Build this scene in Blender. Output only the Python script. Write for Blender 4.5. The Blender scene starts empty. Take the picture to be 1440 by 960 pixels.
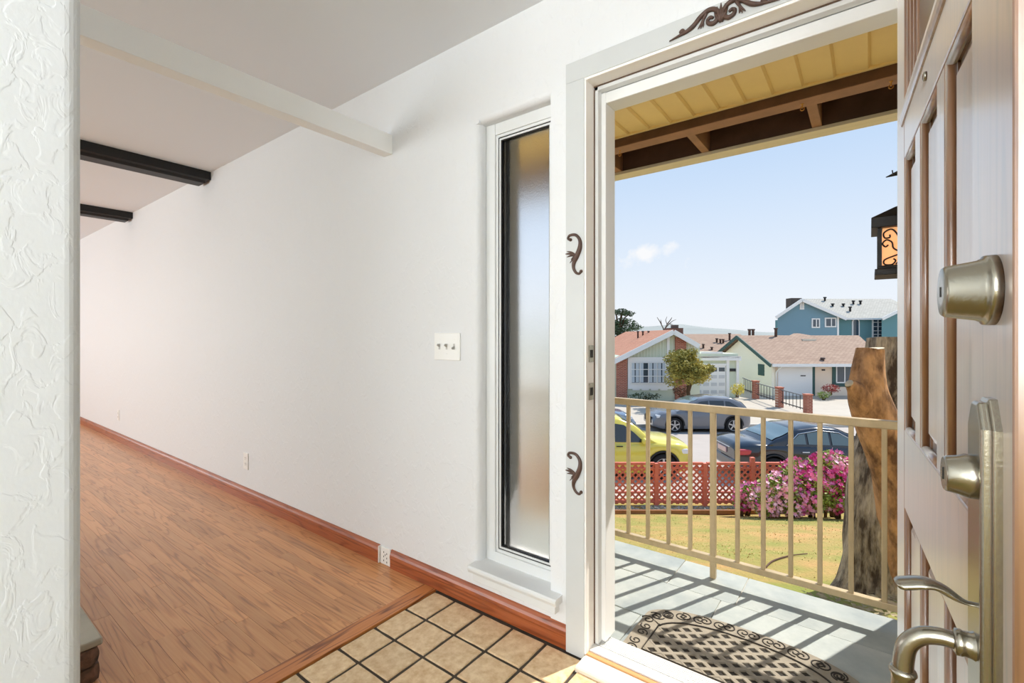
import bpy, math, random
from math import sin, cos, tan, pi, radians, sqrt, atan2
from mathutils import Vector, Matrix, noise as mnoise
random.seed(7)
C = bpy.context.scene.collection
SC = bpy.context.scene
R = random.Random(11)

# ------------------------------------------------------------------ camera, sky, sun, added fill lights, exposure
YAW = radians(37.2)              # the house wall stands at 37.2 degrees to the street
EYE = 1.15                       # camera height above the entry floor
FPX = 661.0                      # focal length in pixels of the 1440 px frame
cam = bpy.data.cameras.new('camera'); cam.sensor_width = 36.0; cam.lens = FPX / 1440 * 36
cam.shift_y = -7.0 / 1440; cam.clip_start = 0.02; cam.clip_end = 3000
camo = bpy.data.objects.new('camera', cam); C.objects.link(camo)
camo.location = (0, 0, EYE); camo.rotation_euler = (pi / 2, 0, YAW)
SC.camera = camo
SC.view_settings.view_transform = 'Standard'; SC.view_settings.look = 'None'
SC.view_settings.exposure = 0.0; SC.view_settings.gamma = 1.0
SC.view_settings.use_curve_mapping = False
SC.cycles.use_denoising = True
SC.cycles.max_bounces = 10; SC.cycles.diffuse_bounces = 6; SC.cycles.transmission_bounces = 8
SC.cycles.sample_clamp_indirect = 6.0; SC.cycles.caustics_refractive = False; SC.cycles.caustics_reflective = False

def lin(r, g, b):
    f = lambda v: v / 255 / 12.92 if v / 255 <= .04045 else ((v / 255 + .055) / 1.055) ** 2.4
    return (f(r), f(g), f(b), 1)

SUN_DIR = Vector((.29, .66, .85)).normalized()   # towards the sun, from the railing's shadow on the porch
def make_world():
    w = bpy.data.worlds.new('sky'); SC.world = w; w.use_nodes = True
    nt = w.node_tree; nt.nodes.clear(); N = nt.nodes.new; L = nt.links.new
    out = N('ShaderNodeOutputWorld'); bg = N('ShaderNodeBackground'); L(bg.outputs[0], out.inputs[0])
    tc = N('ShaderNodeTexCoord'); sp = N('ShaderNodeSeparateXYZ'); L(tc.outputs['Generated'], sp.inputs[0])
    rp = N('ShaderNodeValToRGB'); L(sp.outputs['Z'], rp.inputs[0])
    e = rp.color_ramp.elements; e[0].position = 0.0; e[0].color = lin(243, 247, 252); e[1].position = 1.0; e[1].color = lin(140, 184, 238)
    for p, c in ((.05, lin(240, 246, 253)), (.12, lin(231, 241, 253)), (.25, lin(212, 230, 252)), (.38, lin(190, 217, 249)), (.65, lin(160, 198, 244))):
        k = e.new(p); k.color = c
    # one small cloud low over the street
    d = Vector((cos(YAW) * (910 - 720) / FPX - sin(YAW), sin(YAW) * (910 - 720) / FPX + cos(YAW), (473 - 357) / FPX)).normalized()
    side = d.cross(Vector((0, 0, 1))).normalized(); up = side.cross(d)
    def dot(v, s):
        n = N('ShaderNodeVectorMath'); n.operation = 'DOT_PRODUCT'; L(tc.outputs['Generated'], n.inputs[0]); n.inputs[1].default_value = v * s
        return n.outputs['Value']
    cb = N('ShaderNodeCombineXYZ'); L(dot(side, 11), cb.inputs[0]); L(dot(up, 32), cb.inputs[1])
    ln = N('ShaderNodeVectorMath'); ln.operation = 'LENGTH'; L(cb.outputs[0], ln.inputs[0])
    nz = N('ShaderNodeTexNoise'); nz.inputs['Scale'].default_value = 34; nz.inputs['Detail'].default_value = 6; L(tc.outputs['Generated'], nz.inputs['Vector'])
    m1 = N('ShaderNodeMath'); m1.operation = 'MULTIPLY_ADD'; L(nz.outputs[0], m1.inputs[0]); m1.inputs[1].default_value = 2.6; m1.inputs[2].default_value = -0.55
    m2 = N('ShaderNodeMath'); m2.operation = 'SUBTRACT'; L(m1.outputs[0], m2.inputs[0]); L(ln.outputs['Value'], m2.inputs[1])
    m3 = N('ShaderNodeMath'); m3.operation = 'MULTIPLY'; m3.use_clamp = True; L(m2.outputs[0], m3.inputs[0]); m3.inputs[1].default_value = 1.4
    fr = N('ShaderNodeMath'); fr.operation = 'GREATER_THAN'; L(dot(d, 1), fr.inputs[0]); fr.inputs[1].default_value = .9
    m4 = N('ShaderNodeMath'); m4.operation = 'MULTIPLY'; L(m3.outputs[0], m4.inputs[0]); L(fr.outputs[0], m4.inputs[1])
    mx = N('ShaderNodeMix'); mx.data_type = 'RGBA'; L(m4.outputs[0], mx.inputs[0]); L(rp.outputs[0], mx.inputs[6]); mx.inputs[7].default_value = lin(250, 251, 253)
    L(mx.outputs[2], bg.inputs[0]); bg.inputs[1].default_value = 1.0
make_world()
sl = bpy.data.lights.new('sun', 'SUN'); sl.energy = 6.0; sl.angle = radians(.6); sl.color = (1, .95, .86)
so = bpy.data.objects.new('sun', sl); C.objects.link(so); so.rotation_euler = SUN_DIR.to_track_quat('Z', 'Y').to_euler(); so.location = (20, 45, 60)
def area(name, loc, target, sx, sy, power, col=(1, 1, 1)):
    l = bpy.data.lights.new(name, 'AREA'); l.shape = 'RECTANGLE'; l.size = sx; l.size_y = sy; l.energy = power; l.color = col
    o = bpy.data.objects.new(name, l); C.objects.link(o); o.location = loc
    o.rotation_euler = (Vector(loc) - Vector(target)).to_track_quat('Z', 'Y').to_euler()
    return o
area('rear_fill', (.15, -3.9, 1.35), (.15, 0, 1.35), 2.2, 1.9, 98, (.92, .965, 1))  # added fill light behind the camera; wall_rear has no window here
area('living_room_fill', (-5.2, -3.9, 1.3), (-5.2, 0, 1.3), 4.2, 1.9, 158, (.87, .955, 1))  # added light to brighten the long room, no window built behind it
area('end_wall_fill', (-9.9, -1.2, 1.35), (0, -1.2, 1.35), 3.2, 1.8, 52, (.87, .955, 1))  # invented source at the blank end wall, fills the room from the left
area('right_wall_fill', (1.2, -2.2, 1.4), (-3, -1.2, 1.5), 2.2, 1.5, 112, (.9, .96, 1))  # added to brighten the white beam and near wall; wall_right is blank
area('overhead_fill', (.45, -1.7, 2.36), (.45, -1.7, 0), .5, .5, 18, (1, .98, .95))  # extra overhead fill, added without a fixture

# ------------------------------------------------------------------ materials
MATS = {}
def M(name, rgb, rough=.5, metal=0., var=0., vscale=6., vstretch=(1, 1, 1), bump=0., bscale=40., bdetail=4., bstretch=None, coat=0., rnd=0., spec=.5, trans=0., ior=1.45, emit=None, estr=0., col2=None, space='Object'):
    if name in MATS: return MATS[name]
    m = bpy.data.materials.new(name); m.use_nodes = True; nt = m.node_tree; N = nt.nodes.new; L = nt.links.new
    b = nt.nodes['Principled BSDF']; MATS[name] = m
    b.inputs['Base Color'].default_value = rgb; b.inputs['Roughness'].default_value = rough; b.inputs['Metallic'].default_value = metal
    b.inputs['Coat Weight'].default_value = coat; b.inputs['Coat Roughness'].default_value = .12; b.inputs['Specular IOR Level'].default_value = spec
    b.inputs['Transmission Weight'].default_value = trans; b.inputs['IOR'].default_value = ior
    if emit: b.inputs['Emission Color'].default_value = emit; b.inputs['Emission Strength'].default_value = estr
    if not (var or bump or rnd or col2): return m
    tc = N('ShaderNodeTexCoord'); src = tc.outputs['Object']
    if space == 'World': src = N('ShaderNodeNewGeometry').outputs['Position']
    mp = N('ShaderNodeMapping'); L(src, mp.inputs[0]); mp.inputs['Scale'].default_value = vstretch
    oi = N('ShaderNodeObjectInfo')
    last = None
    if var or col2:
        nz = N('ShaderNodeTexNoise'); nz.inputs['Scale'].default_value = vscale; nz.inputs['Detail'].default_value = 5; nz.inputs['Roughness'].default_value = .62
        nz.noise_dimensions = '4D'; mw = N('ShaderNodeMath'); mw.operation = 'MULTIPLY'; L(oi.outputs['Random'], mw.inputs[0]); mw.inputs[1].default_value = 37.; L(mw.outputs[0], nz.inputs['W'])
        L(mp.outputs[0], nz.inputs['Vector'])
        rp = N('ShaderNodeValToRGB'); L(nz.outputs[0], rp.inputs[0]); e = rp.color_ramp.elements
        e[0].position = .32; e[1].position = .68
        if col2: e[0].color = rgb; e[1].color = col2
        else:
            e[0].color = tuple(max(0, c * (1 - var)) for c in rgb[:3]) + (1,); e[1].color = tuple(min(1, c * (1 + var)) for c in rgb[:3]) + (1,)
        last = rp.outputs[0]
    if rnd:
        hs = N('ShaderNodeHueSaturation'); mr = N('ShaderNodeMapRange'); L(oi.outputs['Random'], mr.inputs[0]); mr.inputs[3].default_value = 1 - rnd; mr.inputs[4].default_value = 1 + rnd
        L(mr.outputs[0], hs.inputs['Value'])
        if last: L(last, hs.inputs['Color'])
        else: hs.inputs['Color'].default_value = rgb
        last = hs.outputs[0]
    if last: L(last, b.inputs['Base Color'])
    if bump:
        n2 = N('ShaderNodeTexNoise'); n2.inputs['Scale'].default_value = bscale; n2.inputs['Detail'].default_value = bdetail
        if bstretch:
            mp2 = N('ShaderNodeMapping'); L(src, mp2.inputs[0]); mp2.inputs['Scale'].default_value = bstretch; L(mp2.outputs[0], n2.inputs['Vector'])
        else: L(src, n2.inputs['Vector'])
        bp = N('ShaderNodeBump'); bp.inputs['Strength'].default_value = 1.; bp.inputs['Distance'].default_value = bump
        L(n2.outputs[0], bp.inputs['Height']); L(bp.outputs[0], b.inputs['Normal'])
    return m

def plaster(name, rgb, scale, dist, thr=.52):
    """trowelled wall plaster: flat skip-trowel islands over a fine grain"""
    m = bpy.data.materials.new(name); m.use_nodes = True; nt = m.node_tree; N = nt.nodes.new; L = nt.links.new
    b = nt.nodes['Principled BSDF']; b.inputs['Base Color'].default_value = rgb; b.inputs['Roughness'].default_value = .62; b.inputs['Specular IOR Level'].default_value = .3
    tc = N('ShaderNodeTexCoord'); mp = N('ShaderNodeMapping'); L(tc.outputs['Object'], mp.inputs[0]); mp.inputs['Scale'].default_value = (1, 1, .62)
    n1 = N('ShaderNodeTexNoise'); n1.inputs['Scale'].default_value = scale; n1.inputs['Detail'].default_value = 3.5; n1.inputs['Distortion'].default_value = .8; L(mp.outputs[0], n1.inputs[0])
    r1 = N('ShaderNodeMapRange'); r1.interpolation_type = 'SMOOTHSTEP'; L(n1.outputs[0], r1.inputs[0]); r1.inputs[1].default_value = thr - .03; r1.inputs[2].default_value = thr + .07
    n2 = N('ShaderNodeTexNoise'); n2.inputs['Scale'].default_value = scale * 5; n2.inputs['Detail'].default_value = 4; L(mp.outputs[0], n2.inputs[0])
    ad = N('ShaderNodeMath'); ad.operation = 'MULTIPLY_ADD'; L(n2.outputs[0], ad.inputs[0]); ad.inputs[1].default_value = .35; L(r1.outputs[0], ad.inputs[2])
    bp = N('ShaderNodeBump'); bp.inputs['Strength'].default_value = .8; bp.inputs['Distance'].default_value = dist; L(ad.outputs[0], bp.inputs['Height']); L(bp.outputs[0], b.inputs['Normal'])
    return m

def oak(name, c_lo, c_mid, c_hi, rough=.34, rnd=.16, axis=0, freq=1., coat=.25, contrast=1.):
    """oak boards: stretched grain with cathedral arches; the tone shifts from piece to piece"""
    m = bpy.data.materials.new(name); m.use_nodes = True; nt = m.node_tree; N = nt.nodes.new; L = nt.links.new
    b = nt.nodes['Principled BSDF']; b.inputs['Roughness'].default_value = rough; b.inputs['Coat Weight'].default_value = coat; b.inputs['Coat Roughness'].default_value = .25
    g = N('ShaderNodeNewGeometry'); oi = N('ShaderNodeObjectInfo')
    off = N('ShaderNodeVectorMath'); off.operation = 'SCALE'; off.inputs[0].default_value = (7.3, 13.1, 3.7); L(oi.outputs['Random'], off.inputs['Scale'])
    ad = N('ShaderNodeVectorMath'); L(g.outputs['Position'], ad.inputs[0]); L(off.outputs[0], ad.inputs[1])
    mp = N('ShaderNodeMapping'); L(ad.outputs[0], mp.inputs[0])
    s = [15. * freq] * 3; s[axis] = 1.15 * freq; mp.inputs['Scale'].default_value = s
    n0 = N('ShaderNodeTexNoise'); n0.inputs['Scale'].default_value = 1.1; n0.inputs['Detail'].default_value = 1.5; L(mp.outputs[0], n0.inputs[0])
    ml = N('ShaderNodeMath'); ml.operation = 'MULTIPLY'; L(n0.outputs[0], ml.inputs[0]); ml.inputs[1].default_value = 15.
    fr = N('ShaderNodeMath'); fr.operation = 'PINGPONG'; fr.inputs[1].default_value = 1.; L(ml.outputs[0], fr.inputs[0])
    mp2 = N('ShaderNodeMapping'); L(ad.outputs[0], mp2.inputs[0]); s2 = [130. * freq] * 3; s2[axis] = 3.5 * freq; mp2.inputs['Scale'].default_value = s2
    n1 = N('ShaderNodeTexNoise'); n1.inputs['Scale'].default_value = 1.; n1.inputs['Detail'].default_value = 3; L(mp2.outputs[0], n1.inputs[0])
    mr0 = N('ShaderNodeMapRange'); mr0.interpolation_type = 'SMOOTHSTEP'; L(fr.outputs[0], mr0.inputs[0]); mr0.inputs[1].default_value = .0; mr0.inputs[2].default_value = .5; mr0.inputs[3].default_value = 1.; mr0.inputs[4].default_value = 0.
    mx = N('ShaderNodeMath'); mx.operation = 'MULTIPLY_ADD'; L(mr0.outputs[0], mx.inputs[0]); mx.inputs[1].default_value = .5 * contrast
    m5 = N('ShaderNodeMath'); m5.operation = 'MULTIPLY'; L(n1.outputs[0], m5.inputs[0]); m5.inputs[1].default_value = .75; L(m5.outputs[0], mx.inputs[2])
    rp = N('ShaderNodeValToRGB'); L(mx.outputs[0], rp.inputs[0]); e = rp.color_ramp.elements
    e[0].position = .15; e[0].color = c_hi; e[1].position = .92; e[1].color = c_lo; k = e.new(.5); k.color = c_mid
    hs = N('ShaderNodeHueSaturation'); mr = N('ShaderNodeMapRange'); L(oi.outputs['Random'], mr.inputs[0]); mr.inputs[3].default_value = 1 - rnd; mr.inputs[4].default_value = 1 + rnd
    L(mr.outputs[0], hs.inputs['Value']); L(rp.outputs[0], hs.inputs['Color']); L(hs.outputs[0], b.inputs['Base Color'])
    bp = N('ShaderNodeBump'); bp.inputs['Distance'].default_value = .0004; bp.inputs['Strength'].default_value = .6; L(n1.outputs[0], bp.inputs['Height']); L(bp.outputs[0], b.inputs['Normal'])
    return m

def bricks(name, c1, c2, mortar, scale, rough=.85, rot=(pi / 2, 0, 0), bw=.5, rh=.25, ms=.02, var=0.):
    m = bpy.data.materials.new(name); m.use_nodes = True; nt = m.node_tree; N = nt.nodes.new; L = nt.links.new
    b = nt.nodes['Principled BSDF']; b.inputs['Roughness'].default_value = rough; b.inputs['Specular IOR Level'].default_value = .2
    tc = N('ShaderNodeTexCoord'); mp = N('ShaderNodeMapping'); L(tc.outputs['Object'], mp.inputs[0]); mp.inputs['Rotation'].default_value = rot
    t = N('ShaderNodeTexBrick'); L(mp.outputs[0], t.inputs[0]); t.inputs['Color1'].default_value = c1; t.inputs['Color2'].default_value = c2; t.inputs['Mortar'].default_value = mortar
    t.inputs['Scale'].default_value = scale; t.inputs['Brick Width'].default_value = bw; t.inputs['Row Height'].default_value = rh; t.inputs['Mortar Size'].default_value = ms
    L(t.outputs[0], b.inputs['Base Color'])
    bp = N('ShaderNodeBump'); bp.invert = True; bp.inputs['Distance'].default_value = .01; L(t.outputs['Fac'], bp.inputs['Height']); L(bp.outputs[0], b.inputs['Normal'])
    return m

WALL = plaster('wall_plaster', lin(228, 229, 230), 26, .0009, .55)
WALL_NEAR = plaster('wall_plaster_coarse', lin(223, 226, 229), 34, .0005, .5)
CEIL = M('ceiling_paint', lin(231, 234, 238), .8, bump=.0004, bscale=160)
TRIM = M('white_trim_paint', lin(224, 225, 224), .38, bump=.0003, bscale=30, var=.02, vscale=5)
TRIM_EXT = M('white_frame_paint', lin(240, 240, 238), .35)
BLACK = M('black_beam_paint', lin(22, 21, 21), .5, var=.3, vscale=14, vstretch=(1, .1, 1), bump=.001, bscale=50, bstretch=(1, .08, 1))
OAK = oak('oak_floor', lin(136, 84, 44), lin(206, 144, 92), lin(222, 166, 112), .33, .12, contrast=.52)
OAK_STRIP = oak('oak_threshold', lin(120, 66, 30), lin(190, 118, 62), lin(206, 136, 78), .35, .05, axis=1)
CHERRY = oak('stained_baseboard_wood', lin(94, 42, 20), lin(152, 77, 40), lin(174, 96, 54), .32, .06, contrast=.6)
GAP = M('dark_subfloor', lin(60, 34, 18), .8)
GROUT = M('dark_grout', lin(74, 66, 58), .9, var=.2, vscale=30)
TILE = M('tan_quarry_tile', lin(202, 166, 122), .42, col2=lin(234, 210, 172), vscale=34, bump=.0012, bscale=26, rnd=.08, space='World')
PLATE = M('white_plastic', lin(238, 237, 233), .35)
SLOT = M('dark_slot', lin(40, 38, 36), .6)
NICKEL = M('satin_nickel', lin(168, 163, 150), .27, metal=1., bump=.0002, bscale=220)
DOORWOOD = oak('varnished_door_wood', lin(92, 58, 36), lin(138, 94, 60), lin(160, 116, 80), .3, .03, axis=2, freq=.8, coat=1., contrast=.6)
for k_, v_ in (('Coat IOR', 1.8), ('Coat Roughness', .24), ('Specular IOR Level', .9), ('Sheen Weight', 1.0), ('Sheen Roughness', .28)): DOORWOOD.node_tree.nodes['Principled BSDF'].inputs[k_].default_value = v_
BRONZE = M('carved_brown_resin', lin(86, 64, 54), .5, var=.25, vscale=60)
FROST = M('frosted_glass', (1, 1, 1, 1), .48, trans=1., ior=1.15, bump=.0015, bscale=150)
ALU = M('aluminium', lin(214, 214, 212), .35, metal=.8)
RUBBER = M('black_gasket', lin(28, 28, 30), .6)

# ------------------------------------------------------------------ mesh building
ORG = {}
ID4 = Matrix.Identity(4)
FR = {'H': ID4, 'S': Matrix.Rotation(YAW, 4, 'Z')}     # H: house (x along the front wall, y outwards); S: street (x along the street)
class MB:
    def __init__(s): s.v = []; s.f = []; s.s = []
    def add(s, vs, fs, smooth=False):
        n = len(s.v); s.v += [tuple(p) for p in vs]; s.f += [tuple(i + n for i in f) for f in fs]; s.s += [smooth] * len(fs); return s
    def box(s, x0, x1, y0, y1, z0, z1):
        if x0 > x1: x0, x1 = x1, x0
        if y0 > y1: y0, y1 = y1, y0
        if z0 > z1: z0, z1 = z1, z0
        return s.add([(x0, y0, z0), (x1, y0, z0), (x1, y1, z0), (x0, y1, z0), (x0, y0, z1), (x1, y0, z1), (x1, y1, z1), (x0, y1, z1)],
                     [(0, 3, 2, 1), (4, 5, 6, 7), (0, 1, 5, 4), (1, 2, 6, 5), (2, 3, 7, 6), (3, 0, 4, 7)])
    def bar(s, p, q, w, h, up=(0, 0, 1)):
        p = Vector(p); q = Vector(q); d = (q - p).normalized(); u = Vector(up); a = d.cross(u)
        if a.length < 1e-5: a = d.cross(Vector((1, 0, 0)))
        a.normalize(); b = a.cross(d)
        vs = [e + a * i * w / 2 + b * j * h / 2 for e in (p, q) for i, j in ((-1, -1), (1, -1), (1, 1), (-1, 1))]
        return s.add(vs, [(3, 2, 1, 0), (4, 5, 6, 7), (0, 1, 5, 4), (1, 2, 6, 5), (2, 3, 7, 6), (3, 0, 4, 7)])
    def prism(s, poly, axis, a, b, smooth=False):
        """polygon of (p, q) pairs pushed along an axis: x -> (y, z), y -> (x, z), z -> (x, y)"""
        def P(p, t): return (t, p[0], p[1]) if axis == 'x' else (p[0], t, p[1]) if axis == 'y' else (p[0], p[1], t)
        n = len(poly); vs = [P(p, a) for p in poly] + [P(p, b) for p in poly]
        s.add(vs, [tuple(range(n)), tuple(range(2 * n - 1, n - 1, -1))])
        k = len(s.v) - 2 * n
        fs = [((i + 1) % n + k, i + k, i + n + k, (i + 1) % n + n + k) for i in range(n)]
        s.f += fs; s.s += [smooth] * n; return s
    def tube(s, pts, r, seg=8, caps=True, closed=False, flat=None, upv=None):
        pts = [Vector(p) for p in pts]; n = len(pts)
        rr = r if isinstance(r, (list, tuple)) else [r] * n
        t0 = (pts[1] - pts[0]).normalized(); ref = Vector(upv) if upv else (Vector((0, 0, 1)) if abs(t0.z) < .9 else Vector((1, 0, 0)))
        a = t0.cross(ref).normalized(); vs = []
        for i, p in enumerate(pts):
            t = (pts[(i + 1) % n] - pts[i - 1]) if closed else (pts[min(i + 1, n - 1)] - pts[max(i - 1, 0)])
            t.normalize(); a = (a - t * a.dot(t)).normalized(); b = t.cross(a)
            for k in range(seg):
                th = 2 * pi * k / seg; o = a * cos(th) * rr[i] + b * sin(th) * rr[i]
                if flat: ax = Vector(flat[0]); o -= ax * o.dot(ax) * (1 - flat[1])
                vs.append(p + o)
        m = n if closed else n - 1
        fs = [(i * seg + k, i * seg + (k + 1) % seg, ((i + 1) % n) * seg + (k + 1) % seg, ((i + 1) % n) * seg + k) for i in range(m) for k in range(seg)]
        k0 = len(s.v); s.add(vs, fs, True)
        if caps and not closed:
            s.f += [tuple(k0 + k for k in range(seg - 1, -1, -1)), tuple(k0 + (n - 1) * seg + k for k in range(seg))]; s.s += [False, False]
        return s
    def lathe(s, prof, o, axis=(0, 0, 1), seg=20, smooth=True):
        o = Vector(o); ax = Vector(axis).normalized(); a = ax.cross(Vector((1, 0, 0)) if abs(ax.x) < .9 else Vector((0, 1, 0))).normalized(); b = ax.cross(a)
        vs = [o + ax * h + (a * cos(2 * pi * k / seg) + b * sin(2 * pi * k / seg)) * r for r, h in prof for k in range(seg)]
        fs = [(i * seg + k, i * seg + (k + 1) % seg, (i + 1) * seg + (k + 1) % seg, (i + 1) * seg + k) for i in range(len(prof) - 1) for k in range(seg)]
        k0 = len(s.v); s.add(vs, fs, smooth)
        s.f += [tuple(k0 + k for k in range(seg - 1, -1, -1)), tuple(k0 + (len(prof) - 1) * seg + k for k in range(seg))]; s.s += [False, False]
        return s
    def ball(s, c, r, seg=10, rings=6, sc=(1, 1, 1)):
        return s.lathe_ball(c, r, seg, rings, sc)
    def lathe_ball(s, c, r, seg, rings, sc):
        vs = []; c = Vector(c)
        for i in range(1, rings):
            ph = pi * i / rings
            for k in range(seg): vs.append(c + Vector((cos(2 * pi * k / seg) * sin(ph) * r * sc[0], sin(2 * pi * k / seg) * sin(ph) * r * sc[1], cos(ph) * r * sc[2])))
        vs += [c + Vector((0, 0, r * sc[2])), c - Vector((0, 0, r * sc[2]))]; t = len(vs) - 2
        fs = [(i * seg + k, (i + 1) * seg + k, (i + 1) * seg + (k + 1) % seg, i * seg + (k + 1) % seg) for i in range(rings - 2) for k in range(seg)]
        fs += [(t, k, (k + 1) % seg) for k in range(seg)] + [(t + 1, (rings - 2) * seg + (k + 1) % seg, (rings - 2) * seg + k) for k in range(seg)]
        return s.add(vs, fs, True)
    def quad(s, a, b, c, d): return s.add([a, b, c, d], [(0, 1, 2, 3)])
    def build(s, name, mat, parent=None, frame='H', loc=None, bevel=0, seg=2, label=None, cat=None, group=None, kind=None, fix=True):
        me = bpy.data.meshes.new(name); o = bpy.data.objects.new(name, me); C.objects.link(o)
        if parent is not None: org = ORG[parent.name]; o.parent = parent
        else:
            if loc is None:
                xs, ys, zs = zip(*s.v); loc = ((min(xs) + max(xs)) / 2, (min(ys) + max(ys)) / 2, min(zs))
            org = Vector(loc); o.matrix_world = FR[frame] @ Matrix.Translation(org)
        ORG[o.name] = org
        me.from_pydata([(x - org.x, y - org.y, z - org.z) for x, y, z in s.v], [], s.f)
        me.polygons.foreach_set('use_smooth', s.s)
        if fix:
            import bmesh
            bm = bmesh.new(); bm.from_mesh(me); bmesh.ops.recalc_face_normals(bm, faces=bm.faces); bm.to_mesh(me); bm.free()
        me.update()
        if isinstance(mat, (list, tuple)): [me.materials.append(x) for x in mat]
        else: me.materials.append(mat)
        if bevel:
            bv = o.modifiers.new('edge', 'BEVEL'); bv.width = bevel; bv.segments = seg; bv.limit_method = 'ANGLE'; bv.angle_limit = radians(40)
        tag(o, label, cat, group, kind)
        return o
def tag(o, label=None, cat=None, group=None, kind=None):
    for k, v in (('label', label), ('category', cat), ('group', group), ('kind', kind)):
        if v: o[k] = v
    return o
def thing(name, label, cat, loc, frame='H', group=None, kind=None):
    o = bpy.data.objects.new(name, None); C.objects.link(o); o.empty_display_size = .1
    o.matrix_world = FR[frame] @ Matrix.Translation(Vector(loc)); ORG[o.name] = Vector(loc)
    return tag(o, label, cat, group, kind)
def piece(name, src, parent, loc, scale=(1, 1, 1), rotz=0, mat=None):
    """one more object on shared mesh data"""
    o = bpy.data.objects.new(name, src); C.objects.link(o); o.parent = parent
    o.location = Vector(loc) - ORG[parent.name]; o.scale = scale; o.rotation_euler = (0, 0, rotz)
    return o
def shared(name, mb, mat, smooth_bevel=0):
    o = mb.build(name, mat, loc=(0, 0, 0)); me = o.data
    if smooth_bevel:
        import bmesh
        bm = bmesh.new(); bm.from_mesh(me)
        bmesh.ops.bevel(bm, geom=[e for e in bm.edges if max(v.co.z for v in e.verts) > .5 or abs(e.verts[0].co.z - e.verts[1].co.z) > .5], offset=smooth_bevel, segments=1, affect='EDGES')
        bm.to_mesh(me); bm.free()
    bpy.data.objects.remove(o); return me
def spline(pts, n=6):
    pts = [Vector(p) for p in pts]; out = []
    P = [pts[0] * 2 - pts[1]] + pts + [pts[-1] * 2 - pts[-2]]
    for i in range(1, len(P) - 2):
        for k in range(n):
            t = k / n; a, b, c, d = P[i - 1:i + 3]
            out.append(.5 * ((2 * b) + (c - a) * t + (2 * a - 5 * b + 4 * c - d) * t * t + (3 * b - a - 3 * c + d) * t ** 3))
    return out + [pts[-1]]
def copy_tree(o, parent=None):
    c = o.copy(); C.objects.link(c); ORG[c.name] = ORG.get(o.name, Vector())
    if parent: c.parent = parent
    for ch in list(o.children): copy_tree(ch, c)
    return c

# ------------------------------------------------------------------ room shell
WY = 1.505; WT = .13; XL, XR, YB, ZC = -10.0, 1.25, -4.0, 2.435
WX0, WX1, WZ0, WZ1 = -1.318, -.954, .185, 2.055          # sidelight opening
DX0, DX1, DZ1 = -.80, .115, 2.06                          # door opening
w = MB()
def rounded_left(x0, x1, z0, z1):
    """wall length whose right corner turns into the window reveal with a plastered radius"""
    r = .028; p = [(x0, WY), (x0, WY + WT)] + [(x1, WY + WT)]
    p += [(x1 - r + r * cos(a), WY + r - r * sin(a)) for a in [k * pi / 12 for k in range(7)]]
    w.prism(p, 'z', z0, z1, smooth=False)
rounded_left(XL, WX0, WZ0, WZ1)
r = .024
w.prism([(WY, ZC), (WY + WT, ZC), (WY + WT, WZ1)] + [(WY + r - r * sin(a), WZ1 + r - r * cos(a)) for a in [k * pi / 12 for k in range(7)]], 'x', WX0, WX1)
w.box(XL, WX0, WY, WY + WT, 0 - .02, WZ0); w.box(XL, WX0, WY, WY + WT, WZ1, ZC)
w.box(WX0, WX1, WY, WY + WT, -.02, WZ0 - .02)
w.box(WX1, DX0 - .035, WY, WY + WT, -.02, ZC); w.box(DX0 - .035, DX1 + .035, WY, WY + WT, DZ1 + .03, ZC); w.box(DX1 + .035, XR, WY, WY + WT, -.02, ZC)
w.build('wall_front', WALL, kind='structure', loc=(-2, WY, 0))
MB().box(XL - .1, XL, YB, WY, -.02, ZC).build('wall_end', WALL, kind='structure')
MB().box(XR, XR + .1, YB, WY, -.02, ZC).build('wall_right', WALL, kind='structure')
MB().box(XL, XR, YB - .1, YB, -.02, ZC).build('wall_rear', WALL, kind='structure')
MB().box(XL - .1, XR + .1, YB - .1, WY + WT, ZC, ZC + .08).build('ceiling', CEIL, kind='structure')
# the near wall end, its corner plastered round
w = MB(); r = .022; x0, x1, y1 = -1.14, -1.0, .184
p = [(x0, YB), (x1, YB)] + [(x1 - r + r * cos(a), y1 - r + r * sin(a)) for a in [k * pi / 12 for k in range(7)]] + [(x0 + r - r * sin(a), y1 - r + r * cos(a)) for a in [k * pi / 12 for k in range(7)]]
w.prism(p, 'z', -.02, ZC); w.build('wall_left', WALL_NEAR, kind='structure')

# floor: sub-floor with oak strips, the threshold strip and quarry tiles laid in it
fl = MB().box(XL, -1.645, YB, WY, -.06, -.004).build('floor', GAP, kind='structure', loc=(0, 0, 0))
g = MB().box(-1.562, XR, YB, WY, -.06, -.005).build('grout_bed', GROUT, parent=fl)
PW = .0565
def plank_list(y_lo, y_hi, xmin):
    out = []; ny = int(round((y_hi - y_lo) / PW))
    for j in range(ny):
        y0 = y_hi - (j + 1) * PW; x = -1.652 - R.uniform(0, .5); last = -1.648
        while last > xmin:
            out.append((max(x, xmin), last, y0, y0 + PW)); last = x; x -= R.choice([.28, .4, .52, .66, .8, .95])
    return out
def visible(x0, x1, y0, y1): return y1 > -.19 * x1 - .12
PL = plank_list(-.58, WY, -9.98)
near = [p for p in PL if visible(*p)]
near.sort(key=lambda p: -p[1])
one = near[:300]; rest = [p for p in PL if p not in set(one)]
for x0, x1, y0, y1 in one:
    dz = R.uniform(-.0003, .0003)
    m = MB().box(x0 + .0004, x1 - .0004, y0 + .0004, y1 - .0004, -.02, dz)
    m.build('plank', OAK, parent=fl, fix=False)
m = MB()
for x0, x1, y0, y1 in rest: m.box(x0 + .0004, x1 - .0004, y0 + .0004, y1 - .0004, -.02, 0)
m.box(XL, -1.648, YB, -.58, -.02, 0)
m.build('plank_field', OAK, parent=fl, kind='stuff')
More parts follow.
